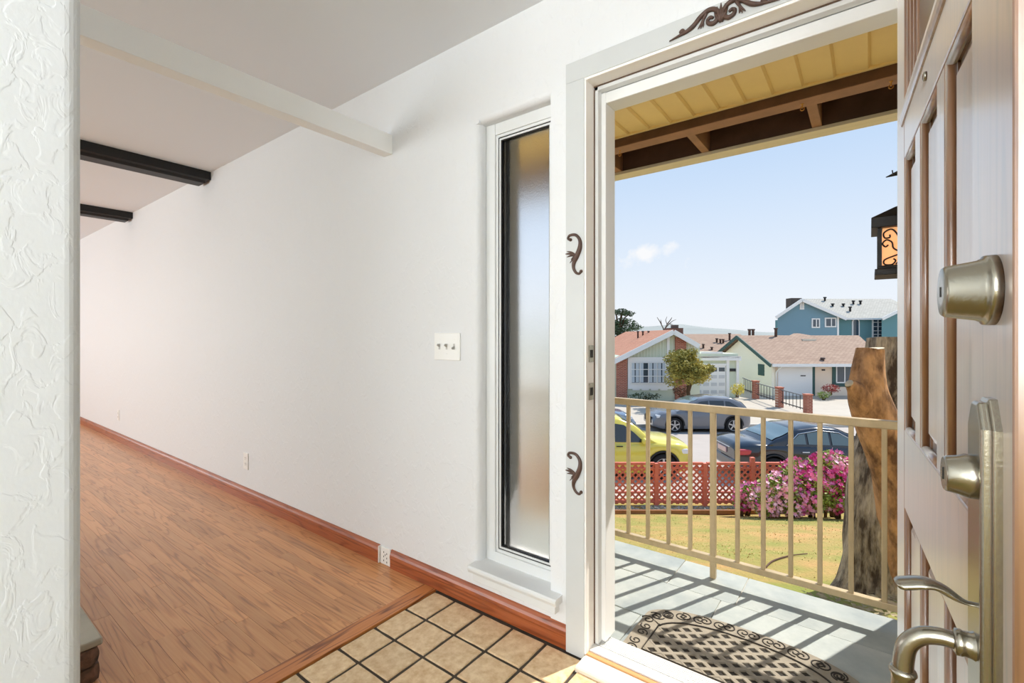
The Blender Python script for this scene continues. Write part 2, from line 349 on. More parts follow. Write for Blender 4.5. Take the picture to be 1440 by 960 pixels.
MB().box(-1.644, -1.566, YB, WY - .014, -.03, .004).build('threshold_strip', OAK_STRIP, parent=fl, bevel=.002)
def tile_mesh(x0, x1, y0, y1, seed):
    q = random.Random(seed); g = .0065; m = MB(); top = []; bot = []
    def edge(a, b, n=3): return [(a[0] + (b[0] - a[0]) * i / n, a[1] + (b[1] - a[1]) * i / n) for i in range(n)]
    c = [(x0 + g, y0 + g), (x1 - g, y0 + g), (x1 - g, y1 - g), (x0 + g, y1 - g)]
    out = sum([edge(c[i], c[(i + 1) % 4]) for i in range(4)], [])
    out = [(px + q.uniform(-.0012, .0012), py + q.uniform(-.0012, .0012)) for px, py in out]
    cx, cy = (x0 + x1) / 2, (y0 + y1) / 2; n = len(out); dz = q.uniform(-.0008, .0012)
    inn = [(px + (cx - px) * .035, py + (cy - py) * .035) for px, py in out]
    vs = [(px, py, -.02) for px, py in out] + [(px, py, dz - .0025) for px, py in out] + [(px, py, dz) for px, py in inn]
    fs = [(i + a * n, (i + 1) % n + a * n, (i + 1) % n + (a + 1) * n, i + (a + 1) * n) for a in (0, 1) for i in range(n)] + [tuple(range(2 * n, 3 * n))]
    return m.add(vs, fs)
TX = [-1.562, -1.4355] + [-1.278 + .158 * i for i in range(17)]
TX[-1] = XR - .001
TY = [1.483 - .0215] ; TY = [1.311 - .158 * i for i in range(-1, 13)]; TY[0] = 1.484
k = 0
for i in range(len(TX) - 1):
    for j in range(len(TY) - 1):
        if TX[i] > .98: continue
        k += 1; m = tile_mesh(TX[i], TX[i + 1], TY[j + 1], TY[j], k)
        if TY[j] < -.3 and (i + j) % 1 == 0 and TX[i] > -.2: pass
        m.build('tile', TILE, parent=fl, fix=False)
m = MB(); y = TY[-1]
while y > YB + .2:
    for i in range(len(TX) - 1): m.box(TX[i] + .006, TX[i + 1] - .006, y - .15, y - .006, -.02, 0)
    y -= .157
m.build('tile_field', TILE, parent=fl, kind='stuff')

# baseboards
def base(x0, x1, name, kick=0):
    p = [(WY, 0), (WY - .013, 0), (WY - .013, .045), (WY - .0155, .052), (WY - .0145, .066), (WY - .0095, .076), (WY - .006, .088), (WY, .09)]
    return MB().prism(p, 'x', x0, x1).build(name, CHERRY, kind='structure')
base(XL, -1.985, 'baseboard_front'); base(-1.893, -.883, 'baseboard_front')
MB().box(-1.983, -1.9785, WY - .016, WY - .002, .004, .088).build('trim_1', PLATE, kind='structure')

# beams
MB().box(-1.955, -1.889, YB, WY, 2.057, 2.153).build('white_ceiling_beam', M('white_beam_paint', lin(250, 250, 248), .5, bump=.0004, bscale=40), loc=(-1.92, WY, 2.057), bevel=.003,
    label='long white painted beam hung below the ceiling, meeting the front wall', cat='beam')
def black_beam(x, lab):
    p = [(x - .165, ZC), (x, ZC), (x, 2.372), (x - .03, 2.366), (x - .045, 2.348), (x - .165, 2.348)]
    m = MB().prism([(a, b) for a, b in p], 'y', YB, WY - .028)
    m.box(x - .16, x - .002, WY - .03, WY, 2.372, ZC)
    m.build('black_ceiling_beam', BLACK, loc=(x - .08, WY, 2.348), bevel=.002, label=lab, cat='beam', group='black beams under the living room ceiling')
black_beam(-4.094, 'black painted beam on the ceiling, the longer one nearer the white beam')
black_beam(-6.073, 'black painted beam on the ceiling, the shorter one farther down the room')

# electrics
def outlet(x, z, lab, h=.115, wd=.07, y=WY):
    t = thing('wall_outlet', lab, 'outlet', (x, y, z - h / 2), group='white outlets low on the front wall')
    MB().box(x - wd / 2, x + wd / 2, y - .006, y, z - h / 2, z + h / 2).build('cover_plate', PLATE, parent=t, bevel=.002)
    for dz in (.02, -.02):
        rc = MB().prism([(x + .017 * cos(a), z + dz + .0145 * sin(a)) for a in [pi * 2 * i / 14 for i in range(14)]], 'y', y - .0075, y - .004).build('receptacle', PLATE, parent=t)
        s_ = MB()
        for dx in (-.0065, .0065): s_.box(x + dx - .0012, x + dx + .0012, y - .0079, y - .006, z + dz - .001, z + dz + .008)
        s_.box(x - .002, x + .002, y - .0079, y - .006, z + dz - .009, z + dz - .005)
        s_.build('slots', SLOT, parent=rc)
outlet(-3.49, .275, 'white duplex outlet on the front wall halfway along the room')
outlet(-6.58, .285, 'small white duplex outlet far down the front wall')
# low outlet let into the gap between the two baseboards
t = thing('floor_outlet', 'white outlet at floor level between the two baseboard lengths', 'outlet', (-1.938, WY, 0), group='white outlets low on the front wall')
MB().box(-1.974, -1.898, WY - .008, WY, .002, .088).build('cover_plate', PLATE, parent=t, bevel=.002)
s_ = MB()
for dx, dz in ((-.012, .06), (.012, .056), (-.012, .038), (.012, .034), (0, .048), (-.012, .018), (.012, .014)): s_.box(-1.936 + dx - .0018, -1.936 + dx + .0018, WY - .0092, WY - .007, dz, dz + .008)
s_.build('slots', SLOT, parent=t)
t = thing('light_switch', 'white three-gang wall plate with toggle switches beside the sidelight', 'switch', (-1.505, WY, 1.044))
MB().box(-1.585, -1.424, WY - .006, WY, 1.044, 1.166).build('cover_plate', PLATE, parent=t, bevel=.0025)
for i, x in enumerate((-1.551, -1.505, -1.459)):
    MB().box(x - .005, x + .005, WY - .0075, WY - .005, 1.092, 1.118).build('toggle_slot', M('toggle_slot_shade', lin(196, 194, 190), .5), parent=t)
    up = 1 if i < 2 else -1
    MB().bar((x, WY - .004, 1.105), (x, WY - .019, 1.105 + .009 * up), .0075, .009).build('toggle', M('toggle_grey', lin(170, 168, 162), .4), parent=t, bevel=.001)
    for z in (1.073, 1.137): MB().lathe([(.0025, 0), (.0025, .0012)], (x, WY - .006, z), (0, -1, 0), 8).build('screw', PLATE, parent=t)

# ------------------------------------------------------------------ sidelight window
wn = thing('window_1', None, None, (WX0, WY, WZ0), kind='structure')
def frame4(x0, x1, z0, z1, wl, wr, wt, wb, y0, y1, name, mat, parent, bev=.002):
    m = MB().box(x0, x0 + wl, y0, y1, z0, z1).box(x1 - wr, x1, y0, y1, z0, z1).box(x0 + wl, x1 - wr, y0, y1, z1 - wt, z1).box(x0 + wl, x1 - wr, y0, y1, z0, z0 + wb)
    return m.build(name, mat, parent=parent, bevel=bev, seg=1)
# stiles and rails of the wooden frame, each a length of its own
for nm, b in (('frame_stile', (WX0 + .002, WX0 + .05, WY + .045, WY + WT + .02, WZ0, WZ1)), ('frame_stile', (WX1 - .022, WX1, WY + .03, WY + WT + .02, WZ0, WZ1)),
              ('frame_rail', (WX0 + .05, WX1 - .022, WY + .047, WY + WT + .02, WZ1 - .048, WZ1)), ('frame_rail', (WX0 + .05, WX1 - .022, WY + .043, WY + WT + .02, WZ0, WZ0 + .05))):
    MB().box(*b).build(nm, TRIM, parent=wn, bevel=.002)
a0, a1, b0, b1 = WX0 + .05, WX1 - .022, WZ0 + .05, WZ1 - .048
frame4(a0, a1, b0, b1, .012, .012, .012, .012, WY + .052, WY + .09, 'glazing_stop', TRIM, wn, .0015)
frame4(a0 + .012, a1 - .012, b0 + .012, b1 - .012, .004, .004, .004, .004, WY + .0555, WY + .08, 'gasket', RUBBER, wn, 0)
frame4(a0 + .016, a1 - .016, b0 + .016, b1 - .016, .008, .008, .008, .008, WY + .0545, WY + .08, 'inner_stop', TRIM, wn, .001)
frame4(a0 + .024, a1 - .024, b0 + .024, b1 - .024, .004, .003, .004, .004, WY + .058, WY + .078, 'gasket', RUBBER, wn, 0)
MB().box(a0 + .026, a0 + .052, WY + .085, WY + .15, b0, b1).build('outer_frame', M('grey_outer_frame', lin(186, 188, 190), .5), parent=wn)
MB().box(a0 + .026, a1 - .026, WY + .066, WY + .071, b0 + .026, b1 - .026).build('pane', FROST, parent=wn)
sl_ = MB().prism([(1.452, .178), (1.452, .186), (1.457, .1925), (1.56, .1945), (1.56, .1645), (1.458, .1645)], 'x', -1.338, -.905)
o = sl_.build('window_sill', TRIM, parent=wn, bevel=.001)
MB().box(-1.322, -.918, 1.47, 1.505, .128, .165).build('sill_apron', TRIM, parent=wn, bevel=.002)

# ------------------------------------------------------------------ door casing, jambs, threshold
CASING = M('grey_white_casing_paint', lin(206, 208, 207), .42, var=.02, vscale=8, bump=.0003, bscale=30)
cs = thing('trim_2', None, None, (-.84, WY, 0), kind='structure')
MB().box(-.882, -.806, WY - .019, WY, .0, 2.07).build('side_casing', CASING, parent=cs, bevel=.0025)
MB().box(-.956, -.882, WY - .004, WY + .004, .02, 2.067).build('wall_board', WALL, parent=cs)
MB().box(DX1 + .012, DX1 + .08, WY - .019, WY, 0, 2.07).build('side_casing', CASING, parent=cs, bevel=.0025)
MB().box(-.882, DX1 + .08, WY - .0195, WY, 2.07, 2.142).build('head_casing', CASING, parent=cs, bevel=.0025)
CREAM = M('cream_jamb_paint', lin(252, 248, 243), .4)
jb = thing('trim_3', None, None, (-.82, WY, 0), kind='structure')
MB().box(-.836, -.8, WY - .016, WY + WT + .015, .02, 2.062).build('jamb', CREAM, parent=jb, bevel=.002)
MB().box(DX1, DX1 + .036, WY - .016, WY + WT + .015, .02, 2.062).build('jamb', CREAM, parent=jb, bevel=.002)
MB().box(-.836, DX1 + .036, WY - .016, WY + WT + .015, 2.062, 2.09).build('head_jamb', CREAM, parent=jb, bevel=.002)
for x in (-.8,):
    MB().box(x, x + .004, WY + .043, WY + .046, .03, 2.05).build('weatherstrip', M('brown_weatherstrip', lin(96, 74, 58), .7), parent=jb)
    MB().box(x, x + .016, WY + .046, WY + .075, .03, 2.061).build('door_stop', TRIM, parent=jb, bevel=.002)
MB().box(-.8, DX1, WY + .043, WY + .046, 2.058, 2.062).build('weatherstrip', MATS['brown_weatherstrip'], parent=jb)
MB().box(-.8, DX1, WY + .046, WY + .075, 2.045, 2.062).build('door_stop', TRIM, parent=jb, bevel=.002)
for z in (1.088, .952):  # latch keeps
    MB().box(-.8005, -.797, WY + .003, WY + .038, z - .03, z + .03).build('strike_plate', NICKEL, parent=jb)
    MB().box(-.7972, -.796, WY + .01, WY + .03, z - .014, z + .014).build('strike_hole', SLOT, parent=jb)
# storm-door frame of white aluminium in the outer half of the opening
sf = thing('trim_4', None, None, (-.79, WY + .1, 0), kind='structure')
MB().box(-.8, -.768, WY + .075, WY + .155, .03, 2.046).build('frame_stile', TRIM_EXT, parent=sf, bevel=.003)
MB().box(-.7685, DX1 - .0305, WY + .0755, WY + .1545, 2.005, 2.045).build('frame_head', TRIM_EXT, parent=sf, bevel=.003)
MB().box(-.784, DX1, WY + .0755, WY + .08, 2.0455, 2.061).build('frame_lip', ALU, parent=sf)
MB().box(DX1 - .03, DX1, WY + .075, WY + .155, .03, 2.03).build('frame_stile', TRIM_EXT, parent=sf, bevel=.003)
# threshold: oak nosing on the room side and a ridged metal sill outside
th = thing('trim_5', None, None, (-.36, WY, 0), kind='structure')
MB().prism([(1.42, -.004), (1.42, .010), (1.426, .014), (1.494, .016), (1.494, -.004)], 'x', -.806, .30).build('saddle_board', M('sun_paled_saddle', lin(232, 222, 206), .5), parent=th, bevel=.001)  # glare of the sun on the board is put into its cream colour
MB().box(-.836, .12, 1.494, 1.513, -.004, .021).build('nosing', M('worn_oak_edge', lin(214, 158, 104), .5), parent=th, bevel=.002)
MB().prism([(1.513, -.05), (1.513, .026), (1.55, .026), (1.55, .022), (1.645, .012), (1.65, -.05)], 'x', -.82, .13).build('metal_sill', M('white_metal_sill', lin(232, 231, 228), .35, metal=.1), parent=th)
m = MB()
for i in range(8):
    y = 1.56 + i * .0105; z = .022 - (y - 1.55) * .105; m.box(-.79, .11, y, y + .005, z - .002, z + .003)
m.build('ridges', MATS['white_metal_sill'], parent=th, kind='stuff')

# carved scroll ornaments on the casing
def scroll_side(zc, lab):
    X0 = -.846; y = WY - .021; k = .145
    t = thing('carved_ornament', lab, 'ornament', (X0, WY - .019, zc - .07), group='carved brown scrolls on the door casing')
    def P(u, v): return (X0 + u * .058, y, zc + v * k / 2)
    m = MB(); r = .0042
    main = spline([P(-.25, .78), P(-.42, .86), P(-.3, 1.0), P(.12, .98), P(.4, .72), P(.42, .35), P(.22, -.05), P(.0, -.38), P(-.02, -.66), P(.14, -.88), P(.36, -.95), P(.5, -.84)], 5)
    n = len(main); m.tube(main, [r * (1.15 + 1.15 * math.exp(-((i / n - .52) / .16) ** 2)) for i in range(n)], 7)
    for a in (main[0], main[-1]): m.ball(a, .0062, 8, 6)
    m.build('scroll', BRONZE, parent=t)
    m = MB()
    for du, dv, l in ((-.62, .1, 1.), (-.5, .22, .8), (-.5, -.06, .8), (-.22, -.22, .6), (-.3, -.38, .55)):
        m.tube(spline([P(.1, -.02), P((.1 + du) / 2, dv * .6 + .02), P(du, dv)], 4), [.0065 * l, .006 * l, .0056 * l, .005 * l, .0045 * l, .004 * l, .0032 * l, .0025 * l, .001][:9], 6)
    m.build('leaf', BRONZE, parent=t)
scroll_side(1.4435, 'carved brown scroll on the left casing, the upper one')
scroll_side(.656, 'carved brown scroll on the left casing, the lower one')
t = thing('carved_crest', 'wide carved brown scroll crest on the head casing above the doorway', 'ornament', (-.348, WY - .02, 2.075), group='carved brown scrolls on the door casing')
XC = -.348; y = WY - .024
for sg in (-1, 1):
    def P(u, v): return (XC + sg * u, y, 2.079 + v)
    m = MB()
    main = spline([P(.153, .002), P(.125, .007), P(.098, .012), P(.078, .022), P(.058, .04), P(.036, .05), P(.018, .046), P(.008, .033), P(.009, .016), P(.02, .006), P(.034, .01), P(.038, .02), P(.03, .027), P(.022, .022)], 5)
    n = len(main); m.tube(main, [max(.0014, .0068 * min(1, (i / n) * 4 + .25) * (1 if i / n < .7 else 1 - (i / n - .7) * 1.4)) for i in range(n)], 7)
    m.build('scroll', BRONZE, parent=t)
    m = MB()
    for e in ((.066, .006), (.058, .004), (.05, .006)): m.tube(spline([P(.042, .044), P(.05, .028), P(*e)], 5), [.0055, .0055, .005, .0048, .0045, .004, .0036, .003, .0026, .0022, .0012], 6)
    m.build('leaf', BRONZE, parent=t)
    m = MB().tube(spline([P(.112, .007), P(.108, .016), P(.113, .021), P(.119, .017), P(.116, .012)], 5), .0042, 6); m.ball(P(.114, .015), .0055, 8, 6)
    m.build('curl', BRONZE, parent=t)
m = MB()
for a in (-28, 0, 28, -52, 52): m.tube([(XC, y, 2.082), (XC + .014 * sin(radians(a)), y - .003, 2.082 + .026 * cos(radians(a))), (XC + .024 * sin(radians(a)), y, 2.082 + .054 * cos(radians(a)))], [.006, .006, .0012], 7)
m.build('leaf', BRONZE, parent=t)

# ------------------------------------------------------------------ entry door, swung into the room
DO = radians(3.05)
FR['D'] = Matrix.Translation((.052, 1.49, 0)) @ Matrix.Rotation(-pi / 2 + DO, 4, 'Z')      # x: from the hinge to the free edge, y: into the room
dr = thing('door_1', None, None, (.04, 0, 0), frame='D', kind='structure')
ZB, ZT, DT = .022, 2.045, .045
def dpart(name, b, bev=.003, mat=DOORWOOD): return MB().box(*b).build(name, mat, parent=dr, bevel=bev)
S0, S1, S2, S3 = .04, .17, .755, .903
dpart('stile', (S0, S1, 0, DT, ZB, ZT)); dpart('stile', (S2, S3, 0, DT, ZB, ZT))
dpart('rail', (S1, S2, 0, DT, ZB, .25)); dpart('rail', (S1, S2, 0, DT, .78, .95)); dpart('rail', (S1, S2, 0, DT, 1.533, 1.64)); dpart('rail', (S1, S2, 0, DT, 1.93, ZT))
for z0, z1 in ((.25, .78), (.95, 1.533)):
    for a, b in ((.318, .38), (.537, .597)): dpart('mullion', (a, b, .001, DT - .001, z0, z1))
    for a, b in ((.17, .318), (.38, .537), (.597, .755)):
        m = MB(); e = .034; d0, d1 = .0185, .008
        vs = [(a, d0, z0), (b, d0, z0), (b, d0, z1), (a, d0, z1), (a + e * .45, d0, z0 + e * .45), (b - e * .45, d0, z0 + e * .45), (b - e * .45, d0, z1 - e * .45), (a + e * .45, d0, z1 - e * .45), (a + e, d1, z0 + e), (b - e, d1, z0 + e), (b - e, d1, z1 - e), (a + e, d1, z1 - e)]
        m.add(vs, [(0, 1, 5, 4), (1, 2, 6, 5), (2, 3, 7, 6), (3, 0, 4, 7), (4, 5, 9, 8), (5, 6, 10, 9), (6, 7, 11, 10), (7, 4, 8, 11), (8, 9, 10, 11)])
        m.box(a, b, .02, DT - .018, z0, z1); p_ = m.build('panel', DOORWOOD, parent=dr, fix=False)
        m = MB()  # ogee sticking round the panel
        for (p, q) in (((a, z0), (b, z0)), ((b, z0), (b, z1)), ((b, z1), (a, z1)), ((a, z1), (a, z0))):
            m.tube([(p[0], .0085, p[1]), (q[0], .0085, q[1])], .0065, 8)
        m.build('sticking', DOORWOOD, parent=p_)
# upper light: a panel behind a moulded ledge
m = MB().box(.17, .755, .02, .03, 1.64, 1.93); m.build('panel', M('upper_panel_grey_brown', lin(120, 104, 92), .35, coat=.5), parent=dr)
MB().prism([(0, 1.612), (-.003, 1.614), (-.005, 1.62), (-.0065, 1.628), (-.0065, 1.638), (0, 1.64)], 'x', .14, .78).build('ledge_moulding', DOORWOOD, parent=dr, bevel=.001)
for k in range(4):
    a = .17 + .012 * k; MB().box(a, a + .007, .004 + .004 * k, .022, 1.645, 1.93).build('light_moulding', DOORWOOD, parent=dr, bevel=.001)
m = MB().lathe([(.0075, 0), (.0075, .004), (.005, .005)], (.456, 0, 1.581), (0, -1, 0), 12); m.build('peephole', NICKEL, parent=dr)
for z in (.25, 1.05, 1.85):
    MB().tube([(.036, .048, z - .05), (.036, .048, z + .05)], .006, 8).box(.04, .041, .012, .046, z - .05, z + .05).build('hinge', NICKEL, parent=dr)
MB().box(S3, S3 + .0012, .008, .035, .87, .98).build('latch_plate', NICKEL, parent=dr)
# deadbolt
HC = .846
db = MB().lathe([(.034, 0), (.034, .006), (.0335, .0085), (.0305, .0095), (.0305, .0115), (.0295, .0125), (.0255, .036), (.0235, .0385), (.012, .039)], (HC, 0, 1.195), (0, -1, 0), 40).build('deadbolt', NICKEL, parent=dr)
MB().box(HC - .0012, HC + .0012, -.0397, -.038, 1.190, 1.200).build('keyhole', SLOT, parent=db)
# handleset: chamfered plate, cylinder, thumb lever and grip
a, b = HC - .032, HC + .0275
def esc(in_, y0, y1, zt, zb, ch): return [(a + in_, zb + in_), (b - in_, zb + in_), (b - in_, zt - ch), (b - ch * .62 - in_ * .4, zt - in_), (a + ch * .62 + in_ * .4, zt - in_), (a + in_, zt - ch)]
hs = MB(); o1 = esc(0, 0, 0, 1.09, .755, .028); o2 = esc(.004, 0, 0, 1.09, .755, .028); o3 = esc(.0065, 0, 0, 1.09, .755, .028); n = 6
rows = [[(p, -.0, q) for p, q in o1], [(p, -.006, q) for p, q in o1], [(p, -.0075, q) for p, q in o2], [(p, -.012, q) for p, q in o2], [(p, -.0145, q) for p, q in o3]]
hs.add(sum(rows, []), [(i + r_ * n, (i + 1) % n + r_ * n, (i + 1) % n + (r_ + 1) * n, i + (r_ + 1) * n) for r_ in range(4) for i in range(n)] + [tuple(range(4 * n, 5 * n))])
hs = hs.build('handle_plate', NICKEL, parent=dr, bevel=.0012)
cy = MB().lathe([(.0215, .010), (.0215, .021), (.019, .0265), (.0175, .035), (.016, .037)], (HC, 0, 1.012), (0, -1, 0), 32).build('key_cylinder', NICKEL, parent=hs)
MB().box(HC - .001, HC + .001, -.0378, -.036, 1.006, 1.018).build('keyhole', SLOT, parent=hs)
m = MB(); path = spline([(HC, -.012, .886), (HC, -.024, .887), (HC, -.04, .8955), (HC, -.052, .8965), (HC, -.066, .892), (HC, -.073, .8895)], 5); n = len(path)
wd = [.0045 + .0085 * min(1, max(0, (i / n - .12) / .45)) * (1 if i / n < .85 else 1 - (i / n - .85) * 3) for i in range(n)]
m.tube(path, wd, 12, flat=((0, 0, 1), .36)); m.build('thumb_lever', NICKEL, parent=hs)
m = MB().lathe([(.0145, .010), (.0145, .0135), (.0125, .016), (.0115, .022), (.0125, .024), (.0125, .028), (.009, .030)], (HC, 0, .845), (0, -1, 0), 24)
path = spline([(HC, -.026, .845), (HC, -.04, .8455), (HC, -.054, .841), (HC, -.0645, .829), (HC, -.068, .812), (HC, -.0685, .798)], 6); n = len(path)
m.tube(path, [.0082 + .001 * (i / n) for i in range(n)], 14)
m.lathe([(.0092, 0), (.0115, .002), (.0122, .005), (.0105, .008), (.0098, .012), (.0115, .03), (.0125, .06), (.0115, .09), (.009, .115), (.0115, .118), (.0115, .124), (.008, .127)], (HC, -.0687, .803), (0, 0, -1), 20)
path = spline([(HC, -.0687, .68), (HC, -.066, .655), (HC, -.052, .635), (HC, -.03, .63), (HC, 0, .63)], 6); m.tube(path, .0085, 14)
m.lathe([(.017, 0), (.017, .006), (.012, .012)], (HC, 0, .63), (0, -1, 0), 20)
m.build('grip', NICKEL, parent=hs)

# ------------------------------------------------------------------ fireplace hearth behind the near wall
ht = thing('hearth', 'low stone hearth with a grey slab top behind the near wall', 'hearth', (-2.05, .44, 0))
HX1, HY1 = -2.036, .42
MB().box(-3.6, HX1 - .02, -1.2, HY1 - .012, 0, .125).build('core', M('hearth_mortar', lin(96, 86, 74), .95), parent=ht)
SLAB = M('hearth_slab', lin(168, 162, 148), .7, var=.14, vscale=9, bump=.002, bscale=22)
for i in range(3):
    x1 = HX1 + .004 - i * .5; MB().box(x1 - .496, x1, -1.2, HY1 + .004, .125, .15).build('slab', SLAB, parent=ht, bevel=.006)
STONE = M('hearth_stone', lin(58, 54, 48), .8, col2=lin(150, 112, 92), vscale=26, bump=.006, bscale=34, rnd=.3, space='World')
q = random.Random(4)
def rock(b, parent, mat, name='stone', amp=.006):
    x0, x1, y0, y1, z0, z1 = b; m = MB(); nx = 4
    c = Vector(((x0 + x1) / 2, (y0 + y1) / 2, (z0 + z1) / 2)); h = Vector(((x1 - x0) / 2, (y1 - y0) / 2, (z1 - z0) / 2)); vs = []; seg, rings = 10, 7
    m.ball((0, 0, 0), 1, seg, rings)
    vs = []
    for v in m.v:
        v = Vector(v); s_ = max(abs(v.x), abs(v.y), abs(v.z)); k_ = .7 / s_ + .3
        p = Vector((v.x * h.x, v.y * h.y, v.z * h.z)) * min(k_, 1.45)
        p = Vector((max(-h.x, min(h.x, p.x)), max(-h.y, min(h.y, p.y)), max(-h.z, min(h.z, p.z))))
        vs.append(c + p + Vector((1, 1, 1)) * 0 + Vector(mnoise.noise_vector((c + p) * 31)) * amp)
    m.v = [tuple(v) for v in vs]; m.s = [False] * len(m.f)
    return m.build(name, mat, parent=parent)
for zz, h_ in ((.002, .066), (.066, .124)):
    y = HY1
    while y > -1.0:
        l = q.uniform(.09, .19); rock((HX1 - .06, HX1 + q.uniform(-.002, .012), y - l + .006, y, zz, h_), ht, STONE); y -= l
    x = HX1 - .03
    while x > -3.4:
        l = q.uniform(.12, .22); rock((x - l + .006, x, HY1 - .06, HY1 + q.uniform(-.006, .002), zz, h_), ht, STONE); x -= l

# ------------------------------------------------------------------ porch
PZ = -.06
SLATE = M('pale_slate', lin(148, 156, 156), .55, col2=lin(184, 188, 182), vscale=5, bump=.0015, bscale=26, rnd=.05, space='World')
JOINT = M('slate_joint', lin(120, 122, 118), .9)
CONC = M('concrete', lin(196, 190, 180), .85, var=.08, vscale=2.2, bump=.002, bscale=40)
pf = MB().box(-4.5, .6, WY + WT, 2.59, PZ - .5, PZ - .006).build('porch_floor', CONC, kind='structure')
q = random.Random(8); y = 2.598; row = 0
while y > 1.64:
    d = [.30, .33, .36][row % 3]; y0 = max(y - d, 1.62); x = .6
    while x > -4.4:
        l = q.choice([.31, .46, .52, .62]); x0 = x - l
        if x > -3.4:
            dz = q.uniform(-.0015, .0015); MB().box(x0 + .002, x - .002, y0 + .002, y - .002, PZ - .03, PZ + dz).build('paver', SLATE, parent=pf, bevel=.0015, seg=1)
        x = x0
    y = y0; row += 1
STUCCO = M('cream_stucco', lin(214, 200, 168), .9, bump=.004, bscale=60)
MB().box(.24, 3.5, WY + WT + .02, 2.95, -1.6, 2.3).build('wall_wing', STUCCO, kind='structure')
MB().box(XL, XR + .3, WY + WT, WY + WT + .006, -1.6, 2.06 + .6).v and None
m = MB(); yo = WY + WT; m.box(-10, -1.36, yo, yo + .02, -1.6, 2.5).box(-.95, -.84, yo, yo + .02, -.06, 2.5).box(DX1 + .036, .24, yo, yo + .02, -.06, 2.5).box(-1.36, .24, yo, yo + .02, 2.1, 2.5).box(-1.36, -.95, yo, yo + .02, -1.6, .16)
m.build('wall_outside', STUCCO, kind='structure')

# railing
RAILM = M('weathered_bronze_paint', lin(194, 173, 138), .38, metal=.2, var=.14, vscale=14, vstretch=(1, 1, .5), bump=.0006, bscale=70)
rl = thing('porch_railing', 'tan painted metal railing with square balusters along the porch edge', 'railing', (-.622, 2.49, PZ))
RY = 2.49; RX0 = -2.9
MB().box(RX0, .24, RY - .019, RY + .019, .768, .803).build('top_rail', RAILM, parent=rl, bevel=.004)
MB().box(RX0, .24, RY - .015, RY + .015, .022, .052).build('bottom_rail', RAILM, parent=rl, bevel=.003)
x = -.622; pitch = .1123
for i in range(-7, 21):
    bx = -.622 - i * pitch
    if bx > .2: continue
    if i % 10 == 0: MB().box(bx - .0135, bx + .0135, RY - .0135, RY + .0135, PZ, .77).build('post', RAILM, parent=rl, bevel=.003)
    else: MB().box(bx - .0095, bx + .0095, RY - .0095, RY + .0095, .05, .77).build('baluster', RAILM, parent=rl, bevel=.002, seg=1)

# door mat: half-round, cut rubber
MATR = M('tan_rubber', lin(150, 140, 124), .8, var=.12, vscale=30, bump=.001, bscale=90)
MATD = M('dark_rubber', lin(52, 46, 40), .85)
dm = thing('door_mat', 'half-round rubber door mat with scroll border on the porch slate', 'door mat', (-.385, 1.9, PZ))
mx, hw = -.385, .385
def mat_top(u):  # outline height at u in -1..1
    return 1.975 + .137 * sqrt(max(0, 1 - abs(u) ** 2.3))
def outline(ins):
    W_ = hw - ins; pts = [(mx - W_, 1.66 + ins), (mx + W_, 1.66 + ins)]
    for i in range(25):
        u = cos(pi * i / 24); pts.append((mx + u * W_, 1.975 + (.137) * sqrt(max(0, 1 - abs(u) ** 2.3)) - ins * (1 if i not in (0, 24) else .6)))
    return pts
MB().prism(outline(0), 'z', PZ + .002, PZ + .007).build('mat_base', MATD, parent=dm)
oi, oo = outline(.072), outline(.002); n = len(oi); zt = PZ + .0135
m = MB(); m.add([(x, y, zt) for x, y in oo] + [(x, y, zt) for x, y in oi] + [(x, y, PZ + .006) for x, y in oo] + [(x, y, PZ + .006) for x, y in oi],
      [(i, (i + 1) % n, (i + 1) % n + n, i + n) for i in range(n)] + [(i + 2 * n, (i + 1) % n + 2 * n, (i + 1) % n, i) for i in range(n)] + [(i + n, (i + 1) % n + n, (i + 1) % n + 3 * n, i + 3 * n) for i in range(n)])
m.build('border', MATR, parent=dm, fix=False)
og = outline(.076); m = MB(); m.tube([(x, y, zt) for x, y in og[1:] + og[:1]], .003, 5, closed=True); m.build('border_groove', MATD, parent=dm)
def inside(x, y, ins):
    W_ = hw - ins; u = (x - mx) / W_
    return abs(u) < 1 and y > 1.66 + ins and y < 1.975 + .137 * sqrt(max(0, 1 - abs(u) ** 2.3)) - ins
m = MB(); p = .051; h = .0125
for i in range(-12, 13):
    for j in range(-12, 13):
        cx_ = mx + (i + j) * p / 2 * 1.35; cy_ = 1.86 + (i - j) * p / 2
        ax, ay = p / 2 * 1.35, p / 2
        if not inside(cx_, cy_, .088):
            if inside(cx_, cy_, .06): m.add([(cx_ - ax, cy_, zt - .002), (cx_, cy_ - ay, zt - .002), (cx_ + ax, cy_, zt - .002), (cx_, cy_ + ay, zt - .002)], [(0, 1, 2, 3)])
            continue
        f = .62; O = [(cx_ - ax, cy_), (cx_, cy_ - ay), (cx_ + ax, cy_), (cx_, cy_ + ay)]; I = [(cx_ + (x - cx_) * f, cy_ + (y - cy_) * f) for x, y in O]
        m.add([(x, y, zt - .001) for x, y in O] + [(x, y, zt - .001) for x, y in I] + [(x, y, PZ + .006) for x, y in I],
              [(k, (k + 1) % 4, (k + 1) % 4 + 4, k + 4) for k in range(4)] + [(k + 4, (k + 1) % 4 + 4, (k + 1) % 4 + 8, k + 8) for k in range(4)])
m.build('lattice', MATR, parent=dm, kind='stuff')
